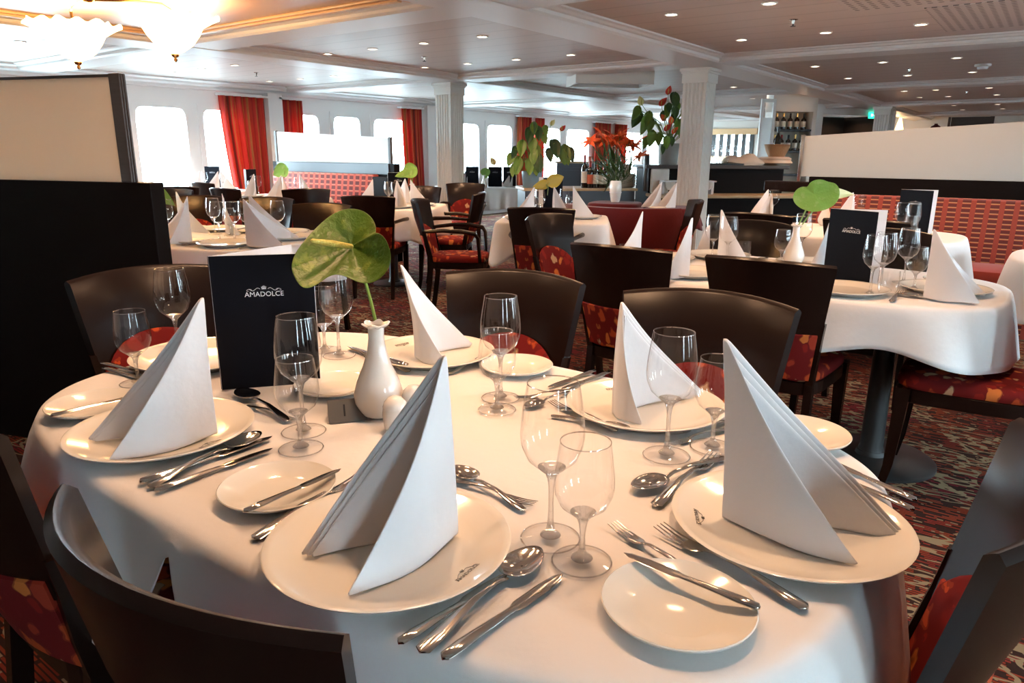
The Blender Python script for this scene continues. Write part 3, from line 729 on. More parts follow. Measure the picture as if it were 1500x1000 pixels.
for x, y, l in ((5.5, 5.17, 'dark sprinkler head in the white coffer before the two-faced column'), (5.46, 7.87, 'sprinkler head in the ceiling above the windows'), (5.45, 1.64, 'dark sprinkler head between four spotlights, beside the perforated panels'), (9.13, 1.47, 'sprinkler head in the second ceiling bay over the red bench'), (12.7, 1.26, 'small sprinkler head in the farther ceiling bay over the red bench')): sprinkler(x, y, l)
t = thing('smoke_detector', 'white round smoke detector on the ceiling over the red bench', 'smoke detector', (9.12, .80, CEIL))
bm = nb(); lathe(bm, [(0, 0), (.075, 0), (.075, -.02), (.06, -.028)], 24); obj('base', bm, 'trim_ring', t)
bm = nb(); lathe(bm, [(.052, -.026), (.045, -.05), (0, -.055)], 20); obj('sensor_cap', bm, 'paper', t)

# ---------------------------------------------------------------- chandelier
CH = thing('chandelier', 'brass chandelier with glowing ruffled tulip glass shades', 'chandelier', (2.22, 4.82, 0))
bm = nb(); lathe(bm, [(0, CEIL), (.11, CEIL), (.10, CEIL-.02), (.05, CEIL-.03), (.03, CEIL-.05), (0, CEIL-.055)], 20); obj('stem', bm, 'brass', CH)
for px, py, D in ((115, 96, 4.6), (257, 85, 4.5)):
    p = atd(px, py, D); q = V((p.x-2.22, p.y-4.82, p.z))
    bm = nb(); tube(bm, [V((0, 0, 2.115)), V((q.x*.5, q.y*.5, 2.125)), V((q.x*.9, q.y*.9, 2.118)), V((q.x, q.y, 2.09)), V((q.x, q.y, q.z+.03))], .009, 8); obj('arm', bm, 'brass', CH)
    bm = nb(); rings = []
    for r, z in ((.012, .03), (.055, .042), (.11, .08), (.14, .13), (.165, .18), (.22, .225), (.262, .245)):
        rings.append([V((q.x+r*math.cos(a)*(1+.07*math.sin(8*a)*(r > .12)), q.y+r*math.sin(a)*(1+.07*math.sin(8*a)*(r > .12)), q.z+z+.012*math.sin(16*a)*(r > .19))) for a in [2*PI*k/96 for k in range(96)]])
    loft(bm, rings, True, False); sh = thicken(obj('shade', bm, 'shade', CH), .003)
    bm = nb(); lathe(bm, [(0, -.025), (.008, -.02), (.012, -.008), (.006, 0), (.02, .008), (.026, .02), (.016, .034), (0, .034)], 16, (q.x, q.y, q.z)); obj('finial', bm, 'brass', sh)
    l = bpy.data.lights.new('chandelier_bulb', 'POINT'); l.energy = 30; l.color = (1, .44, .16); l.shadow_soft_size = .06
    o = bpy.data.objects.new('chandelier_bulb', l); COL.objects.link(o); o.location = (p.x, p.y, p.z+.13)

# ---------------------------------------------------------------- curtains
def curtain(label, x0, x1, z0, z1, bx0=None, bx1=None, y=WALL_Y-.09, seed=0):
    bx0 = x0 if bx0 is None else bx0; bx1 = x1 if bx1 is None else bx1
    bm = nb(); n, m = 90, 14; uvl = bm.loops.layers.uv.new('UVMap'); g = []; w = x1-x0; ph = seed*1.7
    for i in range(n+1):
        f = i/n; row = []
        for k in range(m+1):
            h = k/m; a, b = x0+(bx0-x0)*h**1.5, x1+(bx1-x1)*h**1.5
            row.append((bm.verts.new((a+(b-a)*f, y+.03*math.sin(f*w*52+ph+.4*h)+.008*math.sin(f*w*113), z1+(z0-z1)*h)), (f*w/.62+seed*.37, h)))
        g.append(row)
    for a, b in zip(g, g[1:]):
        for k in range(m):
            q = [a[k], a[k+1], b[k+1], b[k]]; fc = bm.faces.new([v[0] for v in q])
            for lp, v in zip(fc.loops, q): lp[uvl].uv = v[1]
    t = thing('curtain', label, 'curtain', (0, 0, 0))
    thicken(obj('drape', bm, 'curtain', t), .002)
    bm = nb(); box(bm, x0-.03, x1+.03, y-.05, y+.05, z1-.012, z1+.015); obj('rail', bm, 'white_paint', t, False)
curtain('wide red striped curtain beside the tall window nearest the cream screen', 5.88, 6.60, .30, 1.99, 6.05, 6.6, seed=1)
curtain('short-looking red striped curtain behind the frosted bench screen', 6.84, 7.25, .30, 1.99, seed=2)
curtain('red and brown striped curtain next to the fluted column', 9.33, 9.84, .30, 1.99, 9.42, 9.9, seed=3)
curtain('narrow red curtain behind the potted plant with drooping leaves, left one of the pair', 12.80, 13.27, .30, 1.99, seed=4)
curtain('narrow red curtain behind the potted plant with drooping leaves, right one of the pair', 13.46, 13.76, .30, 1.99, seed=5)
curtain('wider striped curtain above the orange lilies', 16.0, 16.82, .30, 1.98, seed=6)
curtain('narrower striped curtain above the orange lilies', 17.02, 17.62, .30, 1.98, seed=7)

# ---------------------------------------------------------------- booth benches and screens
def post_mesh(bm, x, y, w, d, z0, z1):
    for k in range(3): box(bm, x-w/2+k*w/3+.002, x-w/2+(k+1)*w/3-.002, y-d/2, y+d/2, z0, z1, bev=.004)
BL_ = thing('booth_bench', 'black high-backed booth bench carrying a cream glass screen', 'bench', (1.39, 2.72, 0), math.atan2(3.422-2.72, 1.143-1.39)-PI/2)
bm = nb(); box(bm, 0, .07, .0, 3.2, 0, 1.13, bev=.004); obj('back_panel', bm, 'wood_panel', BL_, False)
bm = nb(); box(bm, .07, .52, .06, 3.2, .03, .40, bev=.004); obj('base', bm, 'wood_panel', BL_, False)
bm = nb(); box(bm, .075, .54, .08, 3.2, .40, .47, bev=.02); obj('seat', bm, 'bench_red_plain', BL_)
bm = nb(); box(bm, .07, .14, .08, 3.2, .48, .98, bev=.02); obj('seat_back', bm, 'bench_red', BL_)
bm = nb(); box(bm, .018, .03, .14, 3.2, 1.13, 1.512); obj('glass_screen', bm, 'frosted_cream', BL_, False)
bm = nb(); post_mesh(bm, .024, .115, .036, .05, 1.13, 1.52); obj('screen_post', bm, 'post_wood', BL_, False)
bm = nb(); box(bm, .012, .036, .14, 3.2, 1.508, 1.518); obj('screen_cap', bm, 'post_wood', BL_, False)
BR_ = thing('booth_bench', 'long red booth bench with pale glass screen along the top', 'bench', (6.6, 1.70, 0))
bm = nb(); box(bm, .0, .09, -3.6, .02, 0, 1.065, bev=.004); obj('back_panel', bm, 'wood_panel', BR_, False)
bm = nb(); box(bm, -.012, .0, -3.6, .02, .93, 1.065, bev=.002); obj('top_rail', bm, 'wood_panel', BR_, False)
bm = nb(); rings = []
for y in (-3.6, -.02): rings.append([V((-.005, y, .42)), V((-.10, y, .44)), V((-.115, y, .5)), V((-.075, y, .75)), V((-.05, y, .915)), V((-.03, y, .93)), V((-.005, y, .93))])
loft(bm, rings); obj('upholstered_back', bm, 'bench_red', BR_)
bm = nb(); box(bm, -.58, -.05, -3.6, -.02, .36, .46, bev=.03); obj('seat', bm, 'bench_red_plain', BR_)
bm = nb(); box(bm, -.54, 0, -3.6, 0, 0, .36); obj('base', bm, 'bench_red', BR_, False)
bm = nb(); rings = []
for y, h in ((.10, 1.40), (-3.6, 1.62)): rings.append([V((.03, y, 1.065)), V((.042, y, 1.065)), V((.042, y, h)), V((.03, y, h))])
loft(bm, rings); obj('glass_screen', bm, 'frosted', BR_, False)
bm = nb(); box(bm, .015, .06, .10, .13, 1.0, 1.41, bev=.004); obj('screen_post', bm, 'steel', BR_, False)
bm = nb(); box(bm, -.012, .09, .02, .40, .93, 1.02, bev=.008); obj('rail_end', bm, 'wood', BR_, False)
BM_ = thing('booth_bench', 'booth bench with red grid upholstery and frosted screen by the windows', 'bench', (5.9, 6.05, 0))
bm = nb(); box(bm, 0, .09, .0, 2.25, 0, 1.115, bev=.004); obj('back_panel', bm, 'wood_panel', BM_, False)
bm = nb(); box(bm, -.012, 0, .08, 2.15, .995, 1.113, bev=.003); obj('top_rail', bm, 'slate', BM_, False)
bm = nb(); box(bm, -.09, -.002, .25, 2.15, .42, .995, bev=.02); obj('upholstered_back', bm, 'bench_grid', BM_)
bm = nb(); box(bm, -.5, -.05, .25, 2.2, .36, .46, bev=.03); obj('seat', bm, 'bench_red_plain', BM_)
bm = nb(); box(bm, -.46, 0, .25, 2.2, 0, .36); obj('base', bm, 'wood_panel', BM_, False)
bm = nb(); box(bm, -.12, .09, .0, .24, 0, .97, bev=.004); obj('end_pedestal', bm, 'wood_panel', BM_, False)
bm = nb(); rings = []
for y, h in ((.10, 1.40), (2.18, 1.49)): rings.append([V((.03, y, 1.115)), V((.042, y, 1.115)), V((.042, y, h)), V((.03, y, h))])
loft(bm, rings); obj('glass_screen', bm, 'frosted_clear', BM_, False)
for y, h in ((.09, 1.41), (2.19, 1.5)):
    bm = nb(); box(bm, .02, .055, y-.02, y+.02, 1.1, h, bev=.004); obj('screen_post', bm, 'post_wood', BM_, False)

# ---------------------------------------------------------------- the big round-cornered table in front
T1 = (.927, .926, .489, .813)
table('large round-cornered dining table under the white cloth laid for six', *T1)
def drop1(x, y, d):
    d = d*(1+.06*math.sin(5*y+1)+.05*math.sin(9*x))
    if x < -.2:
        v = y+T1[1]; k = abs(v-.90)/(.19 if v < .90 else .10)
        if k < 1: d *= .08+.92*k**.8
    return d
tablecloth('white linen cloth over the large round-cornered table set for six', *T1, drop=.235, flare=.055, waves=8, amp=.012, seed=4, dropf=drop1, N=420)
T = .7505
def charger(label, px, py): return dup(CHARGER, label, at(px, py, .771).to_2d().to_3d()+V((0, 0, T)), 0)
def place(proto, label, x, y, rot=0, z=T, group=None): return dup(proto, label, (x, y, z), math.radians(rot), group)
pl = {'f': (.571, .618), 'r': (.94, .223), 'l': (.595, 1.223), 'b': (1.275, 1.195), 'br': (1.246, .592), 'bl': (.90, 1.62)}
place(CHARGER, 'large cream plate with a small printed emblem, under the napkin by the bread-free near edge', *pl['f'])
CP = [o for o in COL.objects if o.name == 'charger_plate'][0]
CP['label'] = 'large cream plate with small dark lettering and crest printed near its rim'
P_r = place(CHARGER, 'large cream plate at the table end beside the carpet, two forks at its edge', *pl['r'])
P_l = place(CHARGER, 'large cream plate beside three pieces of cutlery, nearest the black menu', *pl['l'])
P_b = place(CHARGER, 'large cream plate behind the white bud vase', *pl['b'])
P_br = place(CHARGER, 'large cream plate in front of the widest brown chair back', *pl['br'])
place(CHARGER, 'cream plate almost hidden between the napkin and the black menu', *pl['bl'])
# the printed crest and lettering on the plates
def plate_print(plate, cx, cy, px, py, nm=''):
    c0 = at(px, py, .760); ang = math.atan2(c0.y-cy, c0.x-cx); q0 = V((math.cos(ang), math.sin(ang), 0)); q1 = V((-q0.y, q0.x, 0)); r_ = .1225
    tx = text('plate_lettering', 'AMADOLCE', .0082, plate, q0*r_+V((0, 0, .0102)), (.0, 0, ang+PI/2), 'grey_card', ext=.0002); tx.rotation_euler = (math.radians(-0), 0, ang+PI/2)
    tx.rotation_euler = (Matrix.Rotation(ang+PI/2, 3, 'Z') @ Matrix.Rotation(math.radians(-16), 3, 'X')).to_euler()
    bm = nb()
    for s in (-1, 1): tube(bm, [q0*(r_-.0075-.0014*math.sin(f*6)+.003*f)+q1*s*(.003+.017*f)+V((0, 0, .0092)) for f in [k/8 for k in range(9)]], .0004, 5)
    for y in (-.002, 0, .002): tube(bm, [q0*(r_-.0065)+q1*y*.6+V((0, 0, .0092)), q0*(r_-.0105)+q1*y*1.3+V((0, 0, .0088))], .0006, 5)
    obj('plate_crest', bm, 'grey_card', plate)
plate_print(CP, .571, .618, 683, 838); plate_print(P_r, *pl['r'], 1024, 757); plate_print(P_l, *pl['l'], 296, 647); plate_print(P_b, *pl['b'], 585, 503); plate_print(P_br, *pl['br'], 880, 556)
def nap(d, px1, pr, pb, h, label, seed, lean=(0, 0)):
    b, r, q = at(*px1, .768), at(*pr, .768), at(*pb, .768)
    o = make_napkin((r.x-b.x, r.y-b.y), (q.x-b.x, q.y-b.y), h, seed, lean); o.location = (b.x, b.y, .7565); o['label'] = label; return o
nap('f', (676, 770), (508, 862), (440, 803), .252, 'tall white folded napkin on the plate with the printed emblem', 1, (-.012, .005))
nap('r', (1053, 745), (1256, 815), (1330, 776), .257, 'large white folded napkin with a sharp hem, at the table end by the carpet', 2, (.0, .02))
nap('l', (323, 627), (157, 668), (127, 637), .25, 'white folded napkin leaning its point against the black menu', 3, (.004, .006))
nap('b', (604, 517), (693, 500), (655, 528), .232, 'white folded napkin behind the bud vase, before the blue-sheened chair', 4, (-.02, .02))
nap('br', (893, 596), (1035, 572), (940, 612), .225, 'white folded napkin in front of the widest brown chair back', 5, (-.008, -.012))
def bread(label, px, py): p = at(px, py, .762); return dup(BREAD, label, (p.x, p.y, T), 0)
bread('small cream plate with a knife across it, left of the emblem plate', 407, 713)
bread('small cream plate with a knife across it, overlapping two forks at the near edge', 993, 884)
bread('small cream plate with a knife, at the far left corner of the front table', 138, 592)
bread('small empty cream plate in front of the blue-sheened chair', 757, 535)
bread('small empty cream plate between the bud vase and the tall glasses', 490, 563)
bread('small cream plate just showing behind the sharp-hemmed napkin', 1172, 634)
# glasses: a tall wine glass and a small goblet at each place
def gl(proto, label, px, py):
    p = at(px, py, T); return dup(proto, label, (p.x, p.y, T), random.uniform(0, 6))
gl(WINE, 'tall wine glass nearest the front, behind a small goblet and the emblem plate', 806, 788); gl(WATER, 'small goblet nearest the front, standing before the tall wine glass', 852, 822)
gl(WINE, 'tall wine glass standing between the wide brown chair and the sharp-hemmed napkin', 976, 667); gl(WATER, 'small goblet half hidden by the sharp-hemmed napkin', 1043, 655)
gl(WINE, 'tall wine glass in front of the blue-sheened chair', 733, 583); gl(WATER, 'small goblet overlapping the tall glass before the blue-sheened chair', 728, 600)
gl(WINE, 'tall wine glass directly in front of the black menu', 445, 632); gl(WATER, 'small goblet before the tall glass by the black menu', 441, 657)
gl(WINE, 'tall wine glass under the big green flower, behind another goblet', 497, 521); gl(WATER, 'small goblet under the big green flower, beside the menu edge', 476, 513)
gl(WINE, 'tall wine glass before the far chair by the black booth bench', 262, 520); gl(WATER, 'small goblet at the far corner by the black booth bench', 203, 561)
# cutlery
lay(KNIFE, 'knife tucked against the emblem plate, leftmost of three pieces', (586, 945), (742, 845))
lay(SPOON, 'large shiny spoon between two knives beside the emblem plate', (613, 962), (786, 815))
lay(KNIFE, 'knife lying nearest the front edge, right of the large spoon', (648, 970), (824, 845))
lay(FORK, 'fork half under the far side of the emblem plate', (361, 799), (542, 695))
lay(SPOON, 'dessert spoon behind the emblem plate pointing at the vase', (769, 751), (668, 690))
lay(FORK, 'dessert fork crossing under the spoon behind the emblem plate', (672, 708), (765, 737))
lay(FORK, 'fork partly under the small plate at the near edge', (1045, 868), (898, 773))
lay(FORK, 'long fork between the small plate and the plate at the table end', (1185, 897), (966, 778))
lay(KNIFE, 'knife lying across the small plate at the near edge', (1108, 893), (918, 815), .7685)
lay(KNIFE, 'knife lying across the small plate left of the emblem plate', (358, 753), (499, 690), .7685)
lay(KNIFE, 'knife on the small plate at the far left corner', (83, 610), (205, 580), .7685)
lay(SPOON, 'dessert spoon with its bowl towards the front, at the sharp-hemmed napkin', (1062, 672), (930, 722))
lay(FORK, 'dessert fork with tines up beside the sharp-hemmed napkin', (958, 745), (1046, 671))
lay(KNIFE, 'knife behind the sharp-hemmed napkin at the table end, upper one', (1316, 724), (1225, 682)); lay(KNIFE, 'knife behind the sharp-hemmed napkin at the table end, lower one', (1312, 738), (1215, 694))
lay(KNIFE, 'knife nearest the plate among three pieces beside the menu-side napkin', (205, 711), (399, 643)); lay(SPOON, 'spoon lying over a knife beside the menu-side napkin', (214, 719), (380, 641)); lay(KNIFE, 'outermost knife of three beside the menu-side napkin', (227, 723), (399, 660))
lay(SPOON, 'dessert spoon in front of the black menu', (424, 620), (352, 577)); lay(FORK, 'dessert fork crossing the spoon in front of the black menu', (368, 598), (428, 617))
lay(KNIFE, 'knife at the far corner by the small goblet, upper one', (150, 534), (226, 552)); lay(KNIFE, 'knife at the far corner by the small goblet, lower one', (152, 541), (222, 560))
lay(KNIFE, 'knife showing just left of the vase neck', (602, 540), (505, 509)); lay(FORK, 'fork with tines showing just left of the vase', (600, 547), (528, 519)); lay(SPOON, 'spoon beside the plate behind the vase', (658, 549), (716, 526))
lay(KNIFE, 'knife behind the tall front glass, upper one', (871, 545), (803, 569)); lay(KNIFE, 'knife behind the tall front glass, lower one', (893, 547), (822, 572))
lay(FORK, 'dessert fork seen through the tall front glass', (828, 576), (782, 582)); lay(SPOON, 'dessert spoon seen through the tall front glass', (826, 580), (792, 592))
lay(FORK, 'fork with tines towards the front glass, before the wide brown chair', (905, 634), (808, 592)); lay(SPOON, 'spoon beside the plate before the wide brown chair', (806, 610), (920, 632))
lay(FORK, 'fork lying behind the wine glass at the wide brown chair, upper one', (1052, 622), (1003, 633)); lay(FORK, 'fork lying behind the wine glass at the wide brown chair, lower one', (1050, 634), (1000, 648))
# menu, vase with flower, shakers, table number
a, b = at(324, 571, T), at(471, 560, T); ang = math.atan2(b.y-a.y, b.x-a.x)
mc = dup(MENU, 'black menu card standing on the front table, silver crown and lettering', ((a.x+b.x)/2, (a.y+b.y)/2, T), ang+PI/2); mc.rotation_euler = (0, -.04, ang+PI/2)
p = at(556, 607, T); dup(VASE, 'white pear-shaped bud vase with frilled lip on the front table', (p.x, p.y, T), .3)
D = (p-V((0, 0, CAMZ))).dot(FW)
F1 = lambda x, y, dd=0: atd(x, y, D+dd)
FT = thing('anthurium_flower', 'very large green heart-shaped flower leaning over the front table from the white vase', 'flower', p)
bm = nb(); tube(bm, [V((0, 0, .06)), F1(551, 474)-p, F1(543, 440, .01)-p, F1(533, 405, .03)-p, F1(516, 364, .03)-p], .0034, 8); obj('stem', bm, 'stem', FT)
OUT = [(425, 392, -.06), (430, 373, -.05), (445, 352, -.03), (462, 334, 0), (478, 319, .02), (495, 308, .03), (515, 304, .04), (533, 308, .04), (546, 319, .035), (551, 331, .02), (551, 341, .0), (549, 340, -.02), (559, 342, -.035), (568, 354, -.045), (573, 371, -.05), (573, 388, -.05), (562, 405, -.05), (545, 416, -.045), (525, 415, -.045), (508, 405, -.045), (492, 401, -.05), (478, 406, -.06), (464, 418, -.07), (449, 424, -.08), (438, 419, -.08), (430, 405, -.07)]
bm = nb(); outline_leaf(bm, F1(515, 361, .025)-p, [F1(*o_)-p for o_ in OUT], .0, FW); thicken(obj('spathe', bm, 'spathe', FT), .0016, 2)
d = F1(455, 352, -.075)-F1(515, 361, .02); bm = nb(); tube(bm, [F1(515, 361, .015)-p+d*f for f in (0, .25, .5, .75, .95, 1)], [.005, .0062, .0066, .0055, .004, .001], 10); obj('spadix', bm, 'spadix', FT)
p = at(580, 630, T); dup(SHAKER, 'white egg-shaped shaker in front of the bud vase', (p.x, p.y, T))
p = at(607, 612, T); dup(SHAKER, 'white egg-shaped shaker half hidden behind the tallest front napkin', (p.x, p.y, T), 0)
p = at(509, 611, T); sg = thing('table_number', 'small black tent-shaped table number at the foot of the bud vase', 'sign', (p.x, p.y, T), YAW+PI+.30)
bm = nb(); loft(bm, [[V((-.026, y, 0)), V((.026, y, 0)), V((0, y, .038))] for y in (-.036, .036)]); obj('body', bm, 'grey_card', sg, False)
text('numeral', '1', .034, sg, (.0137, -.006, .0185), (math.atan2(.038, .026), 0, PI/2), 'black', ext=.0004)
# chairs round the front table
chair('dark curved chair seen from behind at the near edge of the front table', .585, .635, 2)
chair('dark chair with floral back at the left edge of the front table', .59, 1.31, 0)
chair('dark curved chair at the far end, beside the black booth bench', 1.045, 1.93, -101)
chair('dark curved chair with a blue sheen facing us behind the front table', 1.46, 1.23, 192)
chair('wide brown curved chair facing us behind two napkins of the front table', 1.50, .66, 186)
chair('dark chair at the carpet end of the front table', 1.0, .27, 90)

# ---------------------------------------------------------------- the other tables
def wpt(cx, cy, rot, x, y): return (cx+x*math.cos(rot)-y*math.sin(rot), cy+x*math.sin(rot)+y*math.cos(rot))
def setting(tb, x, y, out, who, glasses=2, bread_=True, cut=2, nap_=True, swing=None):
    """one laid place: out is the direction (degrees, world) from the plate to the diner."""
    cx, cy, rot = tb; X, Y = wpt(cx, cy, rot, x, y); o = math.radians(out)+rot
    f = V((math.cos(o), math.sin(o), 0)); s = V((-f.y, f.x, 0)); P = V((X, Y, 0))
    dup(CHARGER, 'cream plate '+who, (X, Y, T), 0)
    if nap_:
        k = random.choice((NAP, NAP_B)); q = P-f*.085+s*(-.02)
        n = dup(k, 'white folded napkin '+who, (q.x, q.y, T+.0065), o+(swing if swing is not None else random.uniform(-.25, .25)))
    if bread_: q = P+s*.235-f*.02; dup(BREAD, 'small bread plate '+who, (q.x, q.y, T), 0)
    if glasses > 0: q = P-f*.20-s*.13; dup(WINE, 'tall wine glass '+who, (q.x, q.y, T), 0)
    if glasses > 1: q = P-f*.15-s*.20; dup(WATER, 'small goblet '+who, (q.x, q.y, T), 0)
    for i, (pr, nm) in enumerate(((KNIFE, 'knife'), (SPOON, 'spoon'), (FORK, 'fork'))[:cut]):
        q = P-s*(.185+.022*i) if nm != 'fork' else P+s*.178
        dup(pr, nm+' '+who, (q.x, q.y, T), o+PI)
# T3: the next table to the right
t3 = (3.19, .88, 0)
table('dining table with black pedestal between the front table and the red bench', 3.19, .88, .48, .81)
tablecloth('white cloth with a loose hem on the table under the two menu cards', 3.19, .88, .48, .81, drop=.24, flare=.03, waves=9, amp=.016, seed=11, dropf=lambda x, y, d: d*(1.0+.05*math.sin(7*y)-.36*math.exp(-((y+.50)/.22)**2)*max(0, -x/.48)))
setting(t3, -.31, -.30, 180, 'at the near side of the table with the folded menu, empty place', 0, False, 3, False)
setting(t3, -.31, .31, 180, 'seen between the two black chair backs', 0, False, 2, False)
setting(t3, -.06, -.60, 270, 'at the end of the table before the red bench', 1, True, 2, False)
setting(t3, .30, -.02, 0, 'close beside the folded menu, far side', 0, False, 1, False)
setting(t3, .28, .42, 0, 'at the far side behind the tumbler', 0, False, 2, False)
setting(t3, .02, .60, 90, 'at the end of the menu table towards the red sofa', 1, False, 1, False)
nap('t3', (1350, 432), (1436, 440), (1446, 428), .245, 'white folded napkin at the table end before the red bench', 41); nap('t3', (1211, 399), (1178, 399), (1188, 390), .235, 'white folded napkin close to the front of the folded menu', 42)
nap('t3', (1011, 403), (972, 403), (984, 394), .245, 'white folded napkin seen between the two black chair backs', 43); nap('t3', (1049, 378), (1098, 381), (1086, 372), .24, 'white folded napkin at the far side behind the tumbler', 44)
nap('t3', (940, 383), (895, 386), (900, 377), .24, 'white folded napkin just above the farther black chair back, before the red sofa', 45); gl(TUMBLER, 'low tumbler just above the farther black chair back', 917, 386)
gl(WINE, 'tall wine glass in front of the folded menu with white lining', 1274, 431); gl(WINE, 'tall wine glass between the folded menu and the end napkin', 1323, 414)
gl(TUMBLER, 'low tumbler glass beside the folded menu', 1299, 432); gl(WATER, 'goblet half hidden by the end napkin before the red bench', 1338, 424)
gl(WATER, 'small goblet in front of the white vase on the menu table', 1143, 388); gl(WINE, 'tall wine glass behind the white vase on the menu table', 1172, 378)
gl(WINE, 'tall wine glass standing against the far napkin, seen over the second chair back', 1064, 386); gl(TUMBLER, 'low tumbler seen over the second chair back', 1087, 381)
a, b = at(1216, 413, T), at(1279, 424, T); dup(MENU, 'black menu card with white lining open beside it, on the table before the red bench', ((a.x+b.x)/2+.03, (a.y+b.y)/2+.03, T), math.atan2(b.y-a.y, b.x-a.x)+PI/2)
p = at(1161, 388, T); dup(VASE, 'white bud vase on the table between the front table and the red bench', (p.x, p.y, T), 0); D3 = (p-V((0, 0, CAMZ))).dot(FW)
G = lambda x, y, dd=0: atd(x, y, D3+dd)
FT = thing('anthurium_flower', 'round bright green flower over the table before the red bench', 'flower', p)
bm = nb(); tube(bm, [V((0, 0, .06)), G(1163, 345)-p, G(1172, 325)-p, G(1189, 290, .01)-p], .0034, 8); obj('stem', bm, 'stem', FT)
OUT = [(1160, 289, .03), (1165, 278, .03), (1175, 272, .03), (1183, 275, .02), (1185, 268, .0), (1193, 263, -.01), (1205, 262, -.02), (1214, 267, -.02), (1223, 267, -.03), (1230, 275, -.03), (1231, 286, -.03), (1226, 297, -.03), (1216, 305, -.03), (1204, 309, -.03), (1190, 311, -.02), (1175, 307, .0), (1164, 299, .02)]
bm = nb(); outline_leaf(bm, G(1192, 284, .01)-p, [G(*o_)-p for o_ in OUT], .0, FW); thicken(obj('spathe', bm, 'spathe_light', FT), .0016, 2)
anthurium('narrow yellowish green flower pointing towards the red bench', p+V((.004, -.004, .06)), [p+V((.004, -.004, .06)), G(1164, 345), G(1180, 322), G(1205, 292, .05)], G(1206, 283, .06), G(1252, 284, .12)-G(1206, 283, .06), V((.1, .1, -1)), .17, .06, 'flower_pale', None)
chair('black chair back farther from the red bench, of the two seen from behind', 2.89, 1.39, 0); chair('black chair back nearer the red bench, of the two seen from behind', 2.89, .79, 0)
chair('dark curved chair facing us beyond the white vase', 3.68, 1.30, 182); chair('dark curved chair behind the white lining of the menu', 3.68, .66, 178)
chair('chair with floral seat drawn up to the table end by the red bench', 3.06, .14, 92)
chair('chair with grey-blue sheen turned towards the table with the folded menu', 3.60, 2.12, 268)
# T8: a neighbouring table whose cloth corner shows by the red bench
table('dining table mostly beyond the picture edge by the red bench', 4.62, -.66, .5, .8); tablecloth('white tablecloth corner hanging before the red bench, by the picture edge', 4.62, -.66, .5, .8, drop=.28, flare=.05, seed=23)
# T3b: table at the red bench
t3b = (5.25, 1.20, 0)
table('dining table drawn up to the long red bench', 5.25, 1.2, .49, .8); tablecloth('white cloth on the table drawn up to the long red bench', 5.25, 1.2, .49, .8, drop=.24, seed=12)
setting(t3b, .30, -.06, 0, 'against the red bench, beside the second menu', 0, False, 0, swing=.3)
setting(t3b, .30, .52, 0, 'at the bench table, near the wooden bench end', 0, False, 1, swing=.6)
setting(t3b, -.28, .33, 180, 'at the bench table, behind the green flower', 0, False, 1)
gl(WINE, 'wine glass at the near end of the bench table, seen left of the green flower', 1131, 318); gl(WATER, 'small goblet next to the glass left of the green flower', 1118, 321)
gl(WINE, 'wine glass in front of the second menu, left one', 1317, 349); gl(WINE, 'wine glass in front of the second menu, right one', 1333, 352); gl(WATER, 'small goblet in front of the second menu', 1330, 358); gl(WINE, 'wine glass between the small vase and the pale napkin at the red bench', 1254, 330)
a, b = at(1310, 345, T), at(1358, 350, T); dup(MENU, 'plain black menu card standing in front of the red bench upholstery', ((a.x+b.x)/2, (a.y+b.y)/2, T), math.atan2(b.y-a.y, b.x-a.x)+PI/2)
for k, ch_ in enumerate(list(COL.objects)):
    pass
p = at(1207, 330, T); dup(VASE, 'small white vase on the table drawn up to the red bench', (p.x, p.y, T))
chair('dark chair back before the red bench table, left of the green flower', 4.88, 1.50, 0); chair('dark chair back before the red bench table, behind the folded menu', 4.88, .86, 0)
# T2: behind the black booth bench
t2 = (2.40, 3.95, .25)
table('dining table behind the black booth bench', 2.40, 3.95, .48, .60, .25, 4.5); tablecloth('warm-lit white cloth on the table behind the black booth bench', 2.40, 3.95, .48, .60, .25, 4.5, drop=.24, seed=13)
setting(t2, -.31, .16, 180, 'nearest the black booth bench on the table behind it', 1, True, 2, False)
setting(t2, -.28, -.32, 180, 'just above the black menu, on the table behind the booth bench', 1, True, 3, False)
setting(t2, .31, .27, 0, 'at the far side of the booth-bench table, next to the bench edge', 1, True, 0, False)
setting(t2, .31, -.22, 0, 'at the far side of the booth-bench table, away from the bench edge', 1, True, 0, False)
setting(t2, .12, -.42, 270, 'at the end of the table behind the booth bench', 1, True, 2, False)
nap('t2', (283, 351), (246, 355), (228, 344), .25, 'white folded napkin nearest the black booth bench edge', 21); nap('t2', (262, 334), (308, 339), (292, 332), .24, 'white folded napkin showing behind the one nearest the booth bench edge', 22)
nap('t2', (360, 358), (418, 360), (437, 344), .25, 'front one of two overlapping napkins above the black menu', 23); nap('t2', (368, 345), (438, 346), (425, 336), .245, 'rear one of two overlapping napkins above the black menu', 24); nap('t2', (329, 338), (352, 342), (345, 334), .24, 'white folded napkin between the glasses and the overlapping pair', 25)
gl(WINE, 'tall wine glass in the middle of the table behind the booth bench', 322, 352); gl(WATER, 'goblet in the middle of the table behind the booth bench', 338, 345)
p = at(228, 345, T); dup(VASE, 'white vase half hidden by the black booth bench edge', (p.x, p.y, T)); D2 = (p-V((0, 0, CAMZ))).dot(FW); G = lambda x, y, dd=0: atd(x, y, D2+dd)
anthurium('yellow-green flower peeping out beside the black booth bench', p+V((0, 0, .06)), [p+V((0, 0, .06)), G(226, 312), G(224, 290), G(222, 276)], G(222, 275), G(254, 300)-G(222, 275), V((.2, .2, 1)), .17, .09, 'spathe_light', None)
chair('dark chair with a bright curved rim behind the large green flower', 3.06, 4.02, 205); chair('dark curved chair facing us behind the two overlapping napkins', 3.22, 4.86, 208)
chair('dark curved chair behind the wine glasses of the table by the booth bench', 3.02, 5.42, 225)
